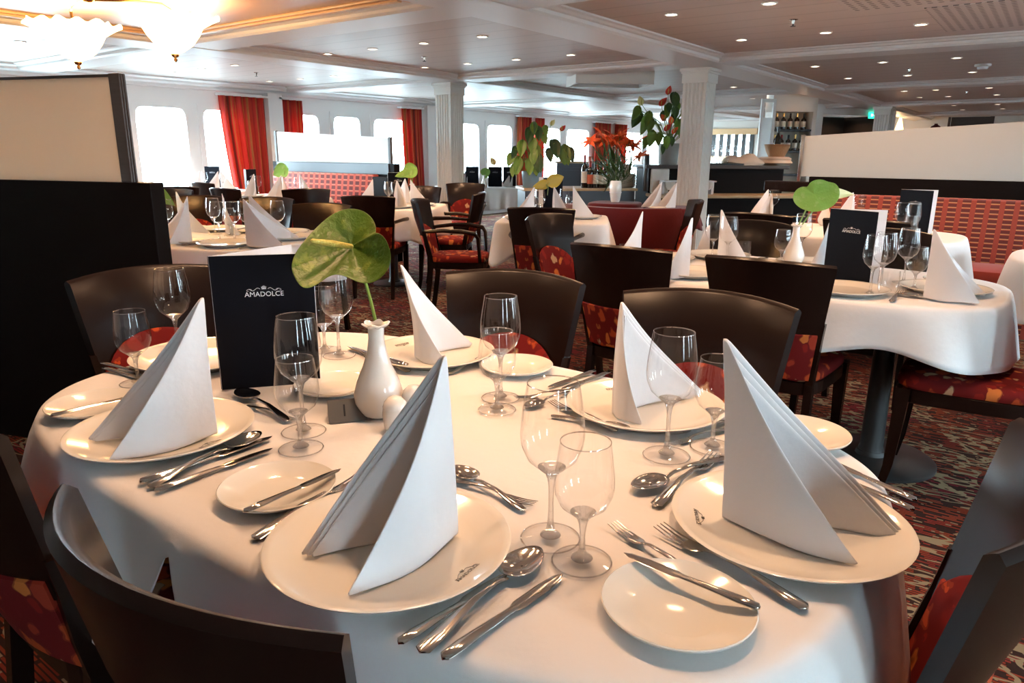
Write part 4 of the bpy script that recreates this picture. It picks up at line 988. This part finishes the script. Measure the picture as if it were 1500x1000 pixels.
# T4: the square table in the middle
R4 = .52; t4 = (4.78, 3.14, R4)
table('square dining table in the middle of the room', 4.78, 3.14, .42, .42, R4, 12); tablecloth('white square cloth with pointed corners on the middle table', 4.78, 3.14, .42, .42, R4, 12, drop=.25, flare=.05, waves=4, amp=.02, seed=14)
setting(t4, -.2, .22, 90, 'at the left of the middle square table, before two chairs', 0, True, 1, swing=.1)
setting(t4, .05, -.22, 270, 'at the right of the middle square table', 0, False, 1, swing=.1)
setting(t4, -.22, -.02, 180, 'right behind the middle chair back', 2, False, 0, swing=.3)
gl(WINE, 'wine glass before the pale menu on the middle table, left', 790, 318); gl(WATER, 'goblet before the pale menu on the middle table, far left', 779, 319); gl(WINE, 'wine glass before the pale menu on the middle table, right', 826, 317); gl(WATER, 'goblet before the pale menu on the middle table, far right', 834, 319)
p = at(806, 309, T); o = dup(MENU, 'menu card opened so its pale inside faces us, on the middle square table', (p.x, p.y, T), YAW+PI-.1); 
p = at(803, 306, T); dup(VASE, 'white vase behind the pale menu on the middle table', (p.x+.12, p.y+.1, T)); G = lambda x, y, dd=0: atd(x, y, 5.75+dd)
anthurium('ochre flower above the pale menu on the middle table', V((p.x+.12, p.y+.1, T+.06)), [V((p.x+.12, p.y+.1, T+.06)), G(803, 276), G(805, 268)], G(806, 267), G(818, 262)-G(806, 267), V((0, 0, 1)), .12, .11, 'flower_olive', None)
anthurium('low ochre flower drooping beside the pale menu', V((p.x+.125, p.y+.1, T+.06)), [V((p.x+.125, p.y+.1, T+.06)), G(803, 276), G(800, 270)], G(801, 269), G(786, 273)-G(801, 269), V((0, 0, 1)), .12, .08, 'flower_olive', None)
chair('armchair seen squarely from behind at the middle square table', 4.34, 2.92, 27, True); chair('armchair seen from the side, between the two square tables', 4.30, 3.72, -58, True)
# T5: the square table before the two-faced column
R5 = .55; t5 = (4.88, 5.06, R5)
table('square dining table before the column with a plain lit face', 4.88, 5.06, .46, .46, R5, 12); tablecloth('white square cloth with a hanging point, before the column', 4.88, 5.06, .46, .46, R5, 12, drop=.26, flare=.05, waves=4, amp=.025, seed=15)
setting(t5, -.25, -.12, 180, 'at the near side of the column table', 1, False, 1, swing=.4)
setting(t5, .06, -.26, 270, 'at the corner of the column table by its hanging cloth point', 2, False, 1, swing=.25)
setting(t5, .02, .26, 90, 'at the left of the column table, near the bench end', 1, False, 0, swing=.2)
setting(t5, .26, -.08, 0, 'at the far side of the column table', 0, False, 0)
p = at(604, 297, T); dup(VASE, 'white vase on the column table', (p.x, p.y, T)); D5 = (p-V((0, 0, CAMZ))).dot(FW); G = lambda x, y, dd=0: atd(x, y, D5+dd)
anthurium('pale green flower on the column table, broad one', p+V((0, 0, .06)), [p+V((0, 0, .06)), G(604, 265), G(605, 248)], G(606, 247), G(598, 252)-G(606, 247), G(615, 242)-G(597, 240), .14, .16, 'spathe_light', None)
anthurium('pale green flower on the column table, drooping one', p+V((.005, 0, .06)), [p+V((.005, 0, .06)), G(603, 265), G(598, 252)], G(598, 252), G(586, 256)-G(598, 252), V((0, 0, 1)), .14, .08, 'spathe_light', None)
p = at(584, 295, T); dup(MENU, 'menu card standing on the column table near the bench end', (p.x, p.y, T), .9)
chair('armchair seen from behind at the column table, one arm showing', 4.44, 4.78, 32, True); chair('armchair facing away with its floral back towards the middle table', 5.06, 4.52, 122, True)
chair('brown curved chair facing us at the far side of the column table', 5.46, 5.32, 212); 
# T6: window-side table at the grid-patterned bench
t6 = (5.0, 7.05, 0)
table('dining table drawn up to the grid-patterned bench', 5.0, 7.05, .42, .62, 0, 5); tablecloth('white cloth on the table drawn up to the grid-patterned bench', 5.0, 7.05, .42, .62, 0, 5, drop=.30, seed=16)
setting(t6, -.20, .16, 180, 'below the small flower at the grid-patterned bench', 2, False, 0, swing=.3)
setting(t6, .20, -.30, 0, 'against the grid-patterned bench', 2, False, 0, swing=.3)
setting(t6, -.20, -.34, 180, 'on the bench table behind the small chair back', 0, False, 0)
p = at(416, 281, T); dup(VASE, 'white vase on the table at the grid-patterned bench', (p.x, p.y, T)); D6 = (p-V((0, 0, CAMZ))).dot(FW); G = lambda x, y, dd=0: atd(x, y, D6+dd)
anthurium('light green flower before the grid-patterned bench', p+V((0, 0, .06)), [p+V((0, 0, .06)), G(416, 262), G(417, 250)], G(418, 248), G(406, 253)-G(418, 248), G(425, 243)-G(412, 240), .17, .2, 'spathe_light', None)
dup(MENU, 'pale-backed menu card below the wide red curtain', (5.03, 7.5, T), 2.0)
chair('small dark chair back before the table at the grid-patterned bench', 4.72, 6.18, 60); chair('dark chair back under the wide curtain, right one of two', *atd(366, 300, 7.35).to_2d(), 5)
# T9: table by the windows under the wide curtain
t9 = (5.35, 8.78, 0)
table('window table below the wide red curtain', 5.35, 8.78, .38, .42, 0, 5); tablecloth('bright white cloth on the window table below the wide red curtain', 5.35, 8.78, .38, .42, 0, 5, drop=.3, seed=17)
setting(t9, -.15, .2, 180, 'on the window table, left place', 1, False, 0); setting(t9, -.15, -.22, 180, 'on the window table below the curtain edge', 1, False, 0); setting(t9, .15, .0, 0, 'on the window table, far side', 0, False, 0)
p = at(313, 276, T); dup(MENU, 'navy menu card with silver emblem against the bright window', (p.x, p.y, T), .55)
chair('dark chair back under the wide curtain, left one of two', *atd(331, 300, 8.6).to_2d(), 2); chair('blue-lit chair with curved rim just beside the booth bench edge', *atd(228, 300, 6.6).to_2d(), 215); chair('dark chair with purple floral back near the windows', *atd(259, 300, 7.6).to_2d(), 60)
# T7: window table beyond the column
t7 = (8.75, 6.95, .5)
table('long window-side table beyond the two-faced column', 8.75, 6.95, .45, .8, .5, 5); tablecloth('white pleated cloth on the table beyond the two-faced column', 8.75, 6.95, .45, .8, .5, 5, drop=.30, waves=22, amp=.02, seed=18)
setting(t7, -.2, .3, 180, 'on the table beyond the column, left place', 2, False, 0); setting(t7, -.25, -.42, 180, 'on the table beyond the column, beside the blue pot', 0, False, 0, swing=-.6)
for px, py, l in ((698, 279, 'navy menu card on the table beyond the column, first from the column'), (727, 276, 'navy menu card on the table beyond the column, second from the column'), (745, 276, 'navy menu card on the table beyond the column, nearest the blue pot')):
    q = wpt(8.75, 6.95, .5, -.2, (716-px)*.0120); dup(MENU, l, (*q, T), random.uniform(.2, 1.2))
p = at(709, 276, T); dup(VASE, 'white vase on the table beyond the column', (p.x, p.y, T)); D7 = (p-V((0, 0, CAMZ))).dot(FW); G = lambda x, y, dd=0: atd(x, y, D7+dd)
anthurium('lime flower on the table beyond the column', p+V((0, 0, .06)), [p+V((0, 0, .06)), G(709, 260), G(711, 250)], G(711, 249), G(711, 258)-G(711, 249), V((.6, -.8, 0)), .12, .14, 'spathe_light', None)
chair('blue-sheened chair with floral pad beside the plain-faced column', 6.45, 5.50, 215, True)

# ---------------------------------------------------------------- bar and buffet
bl, br_ = atd(952, 242, 8.45), atd(1150, 244, 8.6)          # top front edge of the bar
bl.z = br_.z = 0; ux = (br_-bl).normalized(); bang = math.atan2(ux.y, ux.x); BLEN = (br_-bl).length
BAR = thing('bar_counter', 'dark two-tier bar counter with pale wooden ledge behind the column', 'bar', (bl.x, bl.y, 0), bang)
HT, HL = 1.115, .79                                          # upper top, ledge
bm = nb(); box(bm, 0, BLEN, .02, .60, 0, HT-.04, bev=.004); obj('body', bm, 'wood_panel', BAR, False)
bm = nb(); box(bm, -.05, BLEN+.05, -.02, .64, HT-.04, HT, bev=.008); obj('bar_top', bm, 'post_wood', BAR, False)
bm = nb(); box(bm, -.03, BLEN+.3, -.42, .02, HL-.035, HL, bev=.01); obj('serving_ledge', bm, 'ledge_wood', BAR, False)
bm = nb(); box(bm, -.02, BLEN+.25, -.36, .0, 0, HL-.035, bev=.004); obj('lower_front', bm, 'wood_panel', BAR, False)
bm = nb()
for k in range(3): box(bm, -.02+.02, BLEN+.2, -.372, -.358, .14+.2*k, .15+.2*k)
obj('front_rail', bm, 'ledge_wood', BAR, False)
bm = nb(); box(bm, .02, .24, -.02, .04, HL, HT-.04, bev=.02); obj('end_panel', bm, 'cream_paint', BAR, False)
bm = nb(); lathe(bm, [(0, HT-.3), (.035, HT-.3), (.035, HT+.10), (.028, HT+.125), (0, HT+.13)], 16, (-.03, .03, 0)); obj('end_post', bm, 'blackmetal', BAR)
def bar(x, y, z): return V((bl.x, bl.y, 0))+ux*x+V((-ux.y, ux.x, 0))*y+V((0, 0, z))
def barx(px, D=8.5): return (atd(px, 240, D)-bl).dot(ux)
# low buffet counter in line with the bar, to its left
cl_ = atd(770, 275, 8.3); cl_.z = 0; CL = (bl-cl_).length; cu = (bl-cl_).normalized(); cang = math.atan2(cu.y, cu.x)
BUF = thing('buffet_counter', 'low dark buffet counter with pale wooden top carrying the wine bottles', 'counter', (cl_.x, cl_.y, 0), cang)
BZ = .845
bm = nb(); box(bm, 0, CL-.16, .03, .6, 0, BZ-.03, bev=.004); obj('body', bm, 'slate', BUF, False)
bm = nb(); box(bm, -.02, CL-.13, 0, .64, BZ-.03, BZ, bev=.008); obj('counter_top', bm, 'ledge_wood', BUF, False)
def buf(px, dy, D=8.35): 
    x = (atd(px, 272, D)-cl_).dot(cu); q = cl_+cu*x+V((-cu.y, cu.x, 0))*dy; return V((q.x, q.y, BZ))
def bottle(label, p, h=.31, foil='red_foil', lab='label_paper'):
    t = thing('wine_bottle', label, 'bottle', p, random.uniform(0, 6), None)
    bm = nb(); lathe(bm, [(0, 0), (.036, 0), (.037, .01), (.037, h*.58), (.034, h*.64), (.016, h*.72), (.0145, h*.8), (0, h*.8)], 20); obj('body', bm, 'bottle_glass', t)
    bm = nb(); lathe(bm, [(.0155, h*.78), (.0155, h), (.012, h+.002), (0, h+.002)], 16); obj('capsule', bm, foil, t)
    bm = nb(); lathe(bm, [(.0374, h*.16), (.0378, h*.165), (.0378, h*.50), (.0374, h*.505)], 20); obj('label', bm, lab, t); return t
bottle('tallest wine bottle on the buffet, leftmost with red capsule', buf(861, .12), .38, 'red_foil'); bottle('wine bottle with orange label, second from the left on the buffet', buf(869, .10), .31, 'red_foil', 'label_red'); bottle('wine bottle with white label, third from the left on the buffet', buf(877, .10), .31, 'black'); bottle('wine bottle half hidden by the lily leaves', buf(886, .12), .30, 'black'); bottle('dark wine bottle behind the leaves of the lily vase', buf(893, .14), .30, 'black'); bottle('wine bottle standing behind the leftmost bottles, copper capsule', buf(873, .26), .36, 'label_red')
for k in range(14): 
    dup(CHARGER, 'cream plate in the stack on the buffet counter', tuple(buf(929, .30)+V((0, 0, .011*k))), 0, 'stacked plates on the buffet'); 
p = buf(933, .52); cb = thing('cream_box', 'small cream box behind the stacked plates', 'box', p, cang); bm = nb(); box(bm, -.11, .11, -.06, .06, 0, .27, bev=.006); obj('body', bm, 'label_paper', cb, False); bm = nb(); box(bm, -.115, .115, -.065, .065, .2, .275, bev=.004); obj('lid', bm, 'paper', cb, False)
# hanging tray of cups at the bar end
t = thing('cup_rack', 'white cup rack hanging with round cups at the bar end', 'rack', bar(barx(962), -.30, HL), bang)
bm = nb(); box(bm, 0, .62, 0, .2, .14, .155, bev=.004); obj('shelf', bm, 'paper', t, False)
for x in (0, .59): bm = nb(); box(bm, x, x+.03, .08, .2, 0, .14); obj('support', bm, 'paper', t, False)
for k in range(4):
    bm = nb(); lathe(bm, [(0, .045), (.03, .05), (.055, .08), (.062, .138), (.058, .138), (.05, .09), (0, .06)], 18, (.10+.15*k, .09, .0)); obj('cup', bm, 'white_glaze', t)
# things on the bar top
def pot_plant(label, p, pot, R, h, leaves, flowers, seed, cat='plant'):
    rnd = random.Random(seed); t = thing('potted_anthurium', label, cat, p)
    bm = nb(); lathe(bm, [(0, 0), (R*.82, 0), (R*.9, .02), (R, h*.9), (R, h), (R*.93, h), (R*.9, h*.85), (0, h*.85)], 28); obj('pot', bm, pot, t)
    bm = nb(); lathe(bm, [(0, h*.875), (R*.91, h*.86)], 20); obj('soil', bm, 'soil', t)
    for (x, y, z, L, dn) in [(a_+rnd.uniform(-.09, .09)*k_, b_, c_+rnd.uniform(-.10, .08)*k_, d_*(.82 if k_ == 0 else .62), e_) for (a_, b_, c_, d_, e_) in leaves for k_ in (0, 1, 1)]:         # x across the view, z up, y towards the camera
        q = RT*x+V((0, 0, z))-FW*y; side = RT*rnd.uniform(.6, 1)+FW*rnd.uniform(-.5, .5)
        bm = nb(); tube(bm, [V((0, 0, h*.85)), q*.45+V((0, 0, h*.5+.1)), q], .005, 6); st = obj('stalk', bm, 'stem', t)
        bm = nb(); ax = V((x*.6, 0, 0)); ax = RT*(x*.9)-V((0, 0, dn))-FW*(.3+y)
        blade_mesh(bm, q, ax, side, L, L*.72, heart=.3, cup=.10, curl=.15, n=10, m=6); thicken(obj('leaf', bm, rnd.choice(('leaf_dark', 'leaf_mid', 'leaf_mid')), t), .0015)
    for (x, y, z, L, m) in flowers:
        q = RT*x+V((0, 0, z))-FW*y
        bm = nb(); tube(bm, [V((0, 0, h*.85)), q*.5+V((0, 0, .12)), q], .0035, 6); obj('flower_stalk', bm, 'stem', t)
        bm = nb(); blade_mesh(bm, q, RT*rnd.uniform(-.6, .6)+V((0, 0, .5))-FW*.3, RT+V((0, 0, .2)), L, L*.8, heart=.3, n=10, m=5); fl = thicken(obj('spathe', bm, m, t), .0015)
        bm = nb(); tube(bm, [q, q+V((0, 0, L*.3))-FW*.02, q+V((0, 0, L*.55))-FW*.03], [.006, .006, .002], 6); obj('spadix', bm, 'spadix', fl)
    return t
S8 = 8.6/1050
pot_plant('tall leafy anthurium in a stone pot on the bar top', bar(barx(985), .22, HT), 'stone_pot', .125, .25,
          [(.02, .1, .76, .20, 1), (-.07, .12, .62, .17, .8), (.13, .1, .58, .18, .8), (.06, .14, .46, .19, 1), (-.30, .02, .52, .24, 1.2), (-.38, .0, .58, .22, .7), (-.22, .08, .34, .21, .9), (.22, .1, .38, .24, 1), (.16, .16, .26, .24, 1.1), (.30, .05, .30, .2, .6), (-.06, .16, .26, .16, 1), (.02, .15, .60, .16, .9)],
          [(-.36, .02, .70, .10, 'flower_pale'), (-.13, .06, .68, .10, 'flower_red'), (-.06, .08, .80, .09, 'flower_red'), (-.08, .18, .36, .09, 'flower_red'), (-.02, .18, .44, .08, 'lily'), (.01, .18, .33, .08, 'lily'), (-.10, .16, .48, .08, 'lily'), (.28, 0, .66, .12, 'flower_pale')], 3)
pot_plant('leafy anthurium in a blue-grey pot on the buffet end, leaves drooping to the side', buf(783, .22)+V((0, 0, 0)), 'blue_pot', .12, .19,
          [(-.04, .1, .62, .20, .8), (.06, .1, .64, .18, .7), (-.12, .1, .48, .20, 1), (.0, .12, .50, .20, 1), (-.16, .12, .28, .22, 1), (.06, .16, .30, .22, 1.1), (-.03, .16, .26, .2, 1.2), (.26, .04, .50, .22, 1.2), (.38, .02, .44, .24, 1.4), (.0, .1, .36, .2, .9)],
          [(-.45, 0, .28, .09, 'flower_pale'), (.22, 0, .72, .07, 'flower_pale'), (.34, 0, .66, .07, 'flower_red')], 5)
tr = thing('serving_tray', 'flat black tray under the glasses on the bar', 'tray', bar(barx(1050), .16, HT), bang); bm = nb(); box(bm, -.35, .35, -.12, .14, 0, .012, bev=.004); obj('base', bm, 'tray', tr, False); bm = nb(); box(bm, -.355, .355, -.125, -.115, 0, .022); obj('rim', bm, 'tray', tr, False)
for i in range(6):
    for j in range(2):
        q = bar(barx(1050)-.22+.1*i, .10+.1*j, HT+.013); dup(WINE, 'empty glass in the double row on the black tray', q, 0, 'glasses on the bar tray')
bk = thing('bread_cloth', 'pale folded cloth bundle lying on the bar top', 'cloth', bar(barx(1100), .18, HT), bang); bm = nb(); lathe(bm, [(0, .0), (.24, 0), (.27, .03), (.24, .07), (.16, .11), (.05, .12), (0, .12)], 24)
for v in bm.verts: v.co.y *= .5; v.co.z *= 1+.25*math.sin(v.co.x*22)
obj('fold', bm, 'bread_cloth', bk)
bs = thing('bread_basket', 'round wicker bowl standing on folded cloth at the bar end', 'basket', bar(barx(1155), .25, HT), bang); bm = nb(); lathe(bm, [(0, .10), (.09, .10), (.13, .17), (.15, .24), (.155, .245), (.145, .25), (.12, .18), (0, .12)], 28); obj('bowl', bm, 'basket', bs)
bm = nb(); lathe(bm, [(0, 0), (.18, 0), (.22, .03), (.19, .06), (.20, .08), (.16, .10), (0, .105)], 24)
for v in bm.verts: v.co.x *= 1+.15*math.sin(3*math.atan2(v.co.y, v.co.x))
obj('folded_cloth', bm, 'bread_cloth', bs)
bottle('dark bottle standing in the wicker bowl', bar(barx(1155), .25, HT+.115), .34, 'black', 'bottle_glass')
# back-bar shelf with bottles, glazed door and posts
def facing(px, py, D): p = atd(px, py, D); return p
bs0 = atd(1128, 250, 11.2); bs0.z = 0; bs1 = atd(1182, 250, 11.2); bs1.z = 0; su = (bs1-bs0).normalized(); sang = math.atan2(su.y, su.x); SL = (bs1-bs0).length
SH = thing('bottle_shelf', 'lit cream shelf unit with bottles behind the bar end', 'shelf', bs0, sang)
bm = nb(); box(bm, -.02, SL, .28, .32, 0, 1.95); obj('back', bm, 'label_paper', SH, False)
for x in (-.05, SL-.0): bm = nb(); box(bm, x, x+.06, 0, .32, 0, 2.05, bev=.004); obj('upright', bm, 'cream_paint', SH, False)
bm = nb(); box(bm, -.05, SL+.06, 0, .32, 1.88, CEIL-.01); obj('header', bm, 'cream_paint', SH, False)
for z in (.95, 1.30, 1.62): bm = nb(); box(bm, 0, SL, 0, .3, z-.03, z, bev=.003); obj('shelf_board', bm, 'wood', SH, False)
for z in (1.30, 1.62):
    for k in range(5):
        q = bs0+su*(.07+.105*k)+V((-su.y, su.x, 0))*.12+V((0, 0, z)); dup(bottle('bottle in the row on the lit shelf behind the bar', q, .24, random.choice(('red_foil', 'black', 'brass'))), 'small bottle in the rows on the lit shelf behind the bar', q, 0, 'bottles on the back shelf') if False else tag(bottle('small bottle in the rows on the lit shelf behind the bar', q, .24, random.choice(('red_foil', 'black', 'brass'))), 'small bottle in the rows on the lit shelf behind the bar', 'bottle', 'bottles on the back shelf')
lsh = bpy.data.lights.new('shelf_lamp', 'POINT'); lsh.energy = .5; lsh.color = WARM; lsh.shadow_soft_size = .05; lo = bpy.data.objects.new('shelf_lamp', lsh); COL.objects.link(lo); q = bs0+su*(SL/2)+V((su.y, -su.x, 0))*.25; lo.location = (q.x, q.y, 1.86)
gd0, gd1 = atd(1107, 250, 11.0), atd(1128, 250, 11.0); gd0.z = gd1.z = 0
GD = thing('door_1', 'glazed door panel with white stiles beside the lit bottle shelf', 'door', gd0, math.atan2((gd1-gd0).y, (gd1-gd0).x)); GD['kind'] = 'structure'; gl_ = (gd1-gd0).length
bm = nb(); box(bm, 0, .04, 0, .04, 0, 2.05); box(bm, gl_-.04, gl_, 0, .04, 0, 2.05); box(bm, .04, gl_-.04, 0, .04, 1.15, 1.19); box(bm, .04, gl_-.04, 0, .04, 0, .2); box(bm, .04, gl_-.04, 0, .04, 2.0, 2.05); obj('stile_frame', bm, 'white_paint', GD, False)
bm = nb(); box(bm, .04, gl_-.04, .015, .025, .2, 1.78); obj('frosted_pane', bm, 'frosted_clear', GD, False)
# partition carrying the dark opening and the exit sign
pw0, pw1 = atd(1183, 260, 13.5), atd(1300, 260, 14.5); pw0.z = pw1.z = 0; pu = (pw1-pw0).normalized(); PLEN = (pw1-pw0).length; pang = math.atan2(pu.y, pu.x)
def pwx(px): return PLEN*(px-1183)/117
bm = nb(); mt = Matrix.Translation(pw0) @ Matrix.Rotation(pang, 4, 'Z')
box(bm, 0, pwx(1195), 0, .1, 0, CEIL, mt); box(bm, pwx(1281), PLEN, 0, .1, 0, CEIL, mt); box(bm, pwx(1195), pwx(1281), 0, .1, 1.98, CEIL, mt); box(bm, pwx(1195), pwx(1281), .9, 1.0, 0, 2.0, mt); struct('wall_partition', bm, 'white_paint')
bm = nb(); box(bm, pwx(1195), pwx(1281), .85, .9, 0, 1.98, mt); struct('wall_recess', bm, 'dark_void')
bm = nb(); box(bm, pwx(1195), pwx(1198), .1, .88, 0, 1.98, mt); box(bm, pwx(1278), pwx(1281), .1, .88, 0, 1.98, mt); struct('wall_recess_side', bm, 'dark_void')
ex = thing('exit_sign', 'small lit green emergency exit sign above the dark doorway', 'sign', mt @ V((pwx(1265), -.02, 1.965)), pang)
bm = nb(); box(bm, -.13, .13, -.02, .02, -.04, .075, bev=.004); obj('housing', bm, 'exit_green', ex, False)
bm = nb(); box(bm, -.10, -.05, -.024, -.02, -.0, .045); box(bm, -.03, .05, -.024, -.02, .015, .03); tube(bm, [V((.03, -.022, .045)), V((.065, -.022, .0225)), V((.03, -.022, .0))], .007, 6); obj('running_symbol', bm, 'exit_white', ex, False)
# warm niche, sconce and mirrored opening at the far end
sc_ = thing('wall_sconce', 'glowing cone wall light beside the far fluted column', 'wall lamp', atd(1317, 190, 17.5)); bm = nb(); lathe(bm, [(0, -.16), (.13, -.16), (.07, .10), (.03, .28), (0, .30)], 20); obj('glass_cone', bm, 'sconce', sc_); bm = nb(); box(bm, -.05, .05, -.05, .05, -.9, -.16); obj('bracket', bm, 'brass', sc_, False)
l = bpy.data.lights.new('sconce_bulb', 'POINT'); l.energy = 8; l.color = (1, .6, .3); o = bpy.data.objects.new('sconce_bulb', l); COL.objects.link(o); o.location = atd(1312, 190, 16.6)
mw0, mw1 = atd(1376, 260, 16.5), atd(1442, 260, 16.0); mw0.z = mw1.z = 0; mu = (mw1-mw0).normalized(); mang = math.atan2(mu.y, mu.x); ML = (mw1-mw0).length
DW = thing('door_2', 'dark glazed opening with pale posts beyond the red bench', 'door', mw0, mang); DW['kind'] = 'structure'
bm = nb(); box(bm, 0, .05, 0, .06, 0, 2.08); box(bm, ML-.08, ML, 0, .06, 0, 2.08); obj('post_frame', bm, 'post_wood', DW, False)
bm = nb(); box(bm, .05, ML-.08, .1, .14, 0, 1.86); obj('dark_glass', bm, 'dark_void', DW, False); bm = nb(); box(bm, .05, ML-.08, .1, .14, 1.86, 2.08); obj('header', bm, 'post_wood', DW, False)
vs_ = thing('dark_round_vase', 'dark red round vase showing over the pale glass screen', 'vase', atd(1361, 250, 14.5).to_2d().to_3d()); vz = atd(1361, 190, 14.5).z
bm = nb(); box(bm, -.16, .16, -.16, .16, 0, vz-.12, bev=.004); obj('plinth', bm, 'cream_paint', vs_, False); bm = nb(); lathe(bm, [(0, vz-.12), (.05, vz-.12), (.10, vz-.05), (.11, vz), (.08, vz+.06), (.03, vz+.09), (.03, vz+.11), (0, vz+.11)], 20); obj('body', bm, 'red_cloth', vs_)
# slanted canopy over the bar
h0, h1 = atd(843, 131, 7.9), atd(958, 124, 8.0); zc = 1.99; hu = V(((h1-h0).x, (h1-h0).y, 0)); hl = hu.length; hang_ = math.atan2(hu.y, hu.x)
HD = thing('bar_canopy', 'cream boxed light canopy hanging from the ceiling before the bar', 'canopy', (h0.x, h0.y, 0), hang_)
bm = nb(); box(bm, 0, hl, 0, .03, zc, CEIL); box(bm, 0, hl, .47, .5, zc, CEIL); box(bm, 0, .03, .03, .47, zc, CEIL); box(bm, hl-.03, hl, .03, .47, zc, CEIL); obj('side_frame', bm, 'cream_paint', HD, False)
bm = nb(); box(bm, .03, hl-.03, .03, .47, zc+.05, zc+.06); obj('dark_inlay', bm, 'blackmetal', HD, False)
# slate cabinet under the windows
c0 = atd(815, 255, 10.6); c1 = atd(856, 255, 10.4); c0.z = c1.z = 0; L_ = (c1-c0).length
CB = thing('side_cabinet', 'slate grey panelled cabinet below the far window', 'cabinet', c0, math.atan2((c1-c0).y, (c1-c0).x))
zt = atd(835, 239, 10.5).z
bm = nb(); box(bm, 0, L_, 0, .4, 0, zt, bev=.006); obj('body', bm, 'slate', CB, False)
bm = nb(); box(bm, .05, L_-.05, -.012, .0, .52, zt-.06, bev=.005); box(bm, .08, L_-.08, -.018, -.012, .56, zt-.10, bev=.004); obj('door', bm, 'slate', CB, False)
bm = nb(); box(bm, -.02, L_+.02, -.03, .42, zt, zt+.025, bev=.005); obj('top', bm, 'ledge_wood', CB, False)
# red sofa, side table with lily vase
so = atd(903, 330, 6.3); so.z = 0
SF = thing('curved_sofa', 'dark red curved sofa behind the middle square table', 'sofa', so, YAW-.55)
bm = nb(); rings = []
for i in range(25):
    a = -1.05+2.1*i/24; r0 = .60
    c, s = math.cos(a), math.sin(a); bx_ = V((.40-r0*c, -r0*s*1.0, 0)); n_ = V((-c, -s, 0))
    rings.append([bx_+n_*0+V((0, 0, .05)), bx_+n_*.03+V((0, 0, .5)), bx_+n_*.06+V((0, 0, .74)), bx_+n_*.03+V((0, 0, .80)), bx_-n_*.06+V((0, 0, .80)), bx_-n_*.11+V((0, 0, .74)), bx_-n_*.12+V((0, 0, .4)), bx_-n_*.12+V((0, 0, .05))])
loft(bm, rings); obj('back', bm, 'red_cloth', SF)
bm = nb(); lathe(bm, [(0, .08), (.44, .08), (.47, .2), (.47, .40), (.44, .45), (0, .46)], 40, (.38, 0, 0)); obj('seat', bm, 'red_cloth', SF)
st_ = atd(901, 298, 7.55); st_.z = 0
lt = table('small dark side table behind the red sofa carrying the lily vase', st_.x, st_.y, .25, .25, .3, 4)
tablecloth('dark red cloth over the side table with the lily vase', st_.x, st_.y, .26, .26, .3, 4, drop=.28, seed=31).data.materials[0] = M['red_cloth']
LV = thing('lily_vase', 'tall white barrel vase holding the orange lilies', 'vase', (st_.x, st_.y, T))
bm = nb(); lathe(bm, [(0, 0), (.042, 0), (.050, .02), (.062, .10), (.064, .16), (.056, .21), (.050, .22), (.046, .22), (.05, .16), (0, .05)], 28); obj('body', bm, 'white_glaze', LV)
bm = nb(); lathe(bm, [(.064, .098), (.066, .10), (.064, .102)], 28); obj('band', bm, 'paper', LV)
LP = thing('lily_bouquet', 'orange-red lilies on long leafy stems in the white barrel vase', 'flowers', (st_.x, st_.y, T+.02)); DL = (st_+V((0, 0, T))-V((0, 0, CAMZ))).dot(FW); G = lambda x, y, dd=0: atd(x, y, DL+dd)-LP.location
rl = random.Random(9)
heads = [(868, 204), (880, 199), (889, 207), (897, 201), (905, 207), (912, 203), (918, 211), (926, 214), (935, 211), (874, 210), (901, 212), (938, 230), (865, 208), (908, 200), (893, 211), (884, 208), (922, 207)]
for hx, hy in heads:
    q = G(hx, hy, rl.uniform(-.12, .12)); bm = nb()
    tube(bm, [V((rl.uniform(-.02, .02), 0, .1)), V((q.x*.35, q.y*.35, q.z*.5)), V((q.x*.8, q.y*.8, q.z*.85)), q], .004, 6)
    obj('stem', bm, 'leaf_dark', LP)
    bm = nb(); up_ = V((rl.uniform(-.6, .6), rl.uniform(-.6, .6), .6)).normalized(); a1 = up_.cross(V((1, .2, 0))).normalized(); a2 = up_.cross(a1)
    for k in range(6):
        a = k*PI/3; d = a1*math.cos(a)+a2*math.sin(a); blade_mesh(bm, q, d+up_*.5, up_.cross(d), .115, .045, heart=0, curl=.5, n=6, m=2, cup=.15)
    b_ = thicken(obj('blossom', bm, 'lily', LP), .001)
    bm = nb()
    for k in range(4): tube(bm, [q, q+up_*.05+(a1*math.cos(k*1.6)+a2*math.sin(k*1.6))*.02], .0012, 4)
    obj('stamen', bm, 'spadix', b_)
for k in range(96):
    f = rl.random(); hx, hy = rl.choice(heads); q = G(hx, hy); hgt = rl.uniform(.28, .74); base = V((q.x*hgt*.75, q.y*hgt*.75, q.z*hgt)); d = RT*rl.uniform(-1, 1)+V((0, 0, rl.uniform(-.5, .45)))-FW*rl.uniform(-.6, .6)
    bm = nb(); blade_mesh(bm, base, d, d.cross(V((0, .3, 1))), rl.uniform(.13, .22), .026, heart=0, curl=.7, n=6, m=1, cup=.1); thicken(obj('leaf', bm, 'leaf_dark', LP), .001)
# the little table behind the column with napkins and red cloth
kx = atd(983, 309, 6.95); kx.z = 0
table('dining table between the red sofa and the near fluted column', kx.x, kx.y, .24, .24, .4, 6)
o = tablecloth('red cloth on the table beside the near fluted column', kx.x, kx.y, .24, .24, .4, 6, drop=.20, seed=33); o.data.materials[0] = M['red_cloth']
for px, py, l in ((968, 303, 'white napkin on the red-clothed table, folded low'), (990, 304, 'white napkin on the red-clothed table by the column')):
    p = at(px, py, T); dup(NAP_B, l, (p.x, p.y, T), 2.6)
p = at(962, 306, T); dup(BREAD, 'small plate on the red-clothed table', (p.x, p.y, T), 0)
chair('blue-sheened chair beside the red sofa, its black edge turned to us', *atd(962, 300, 5.75).to_2d(), 120)
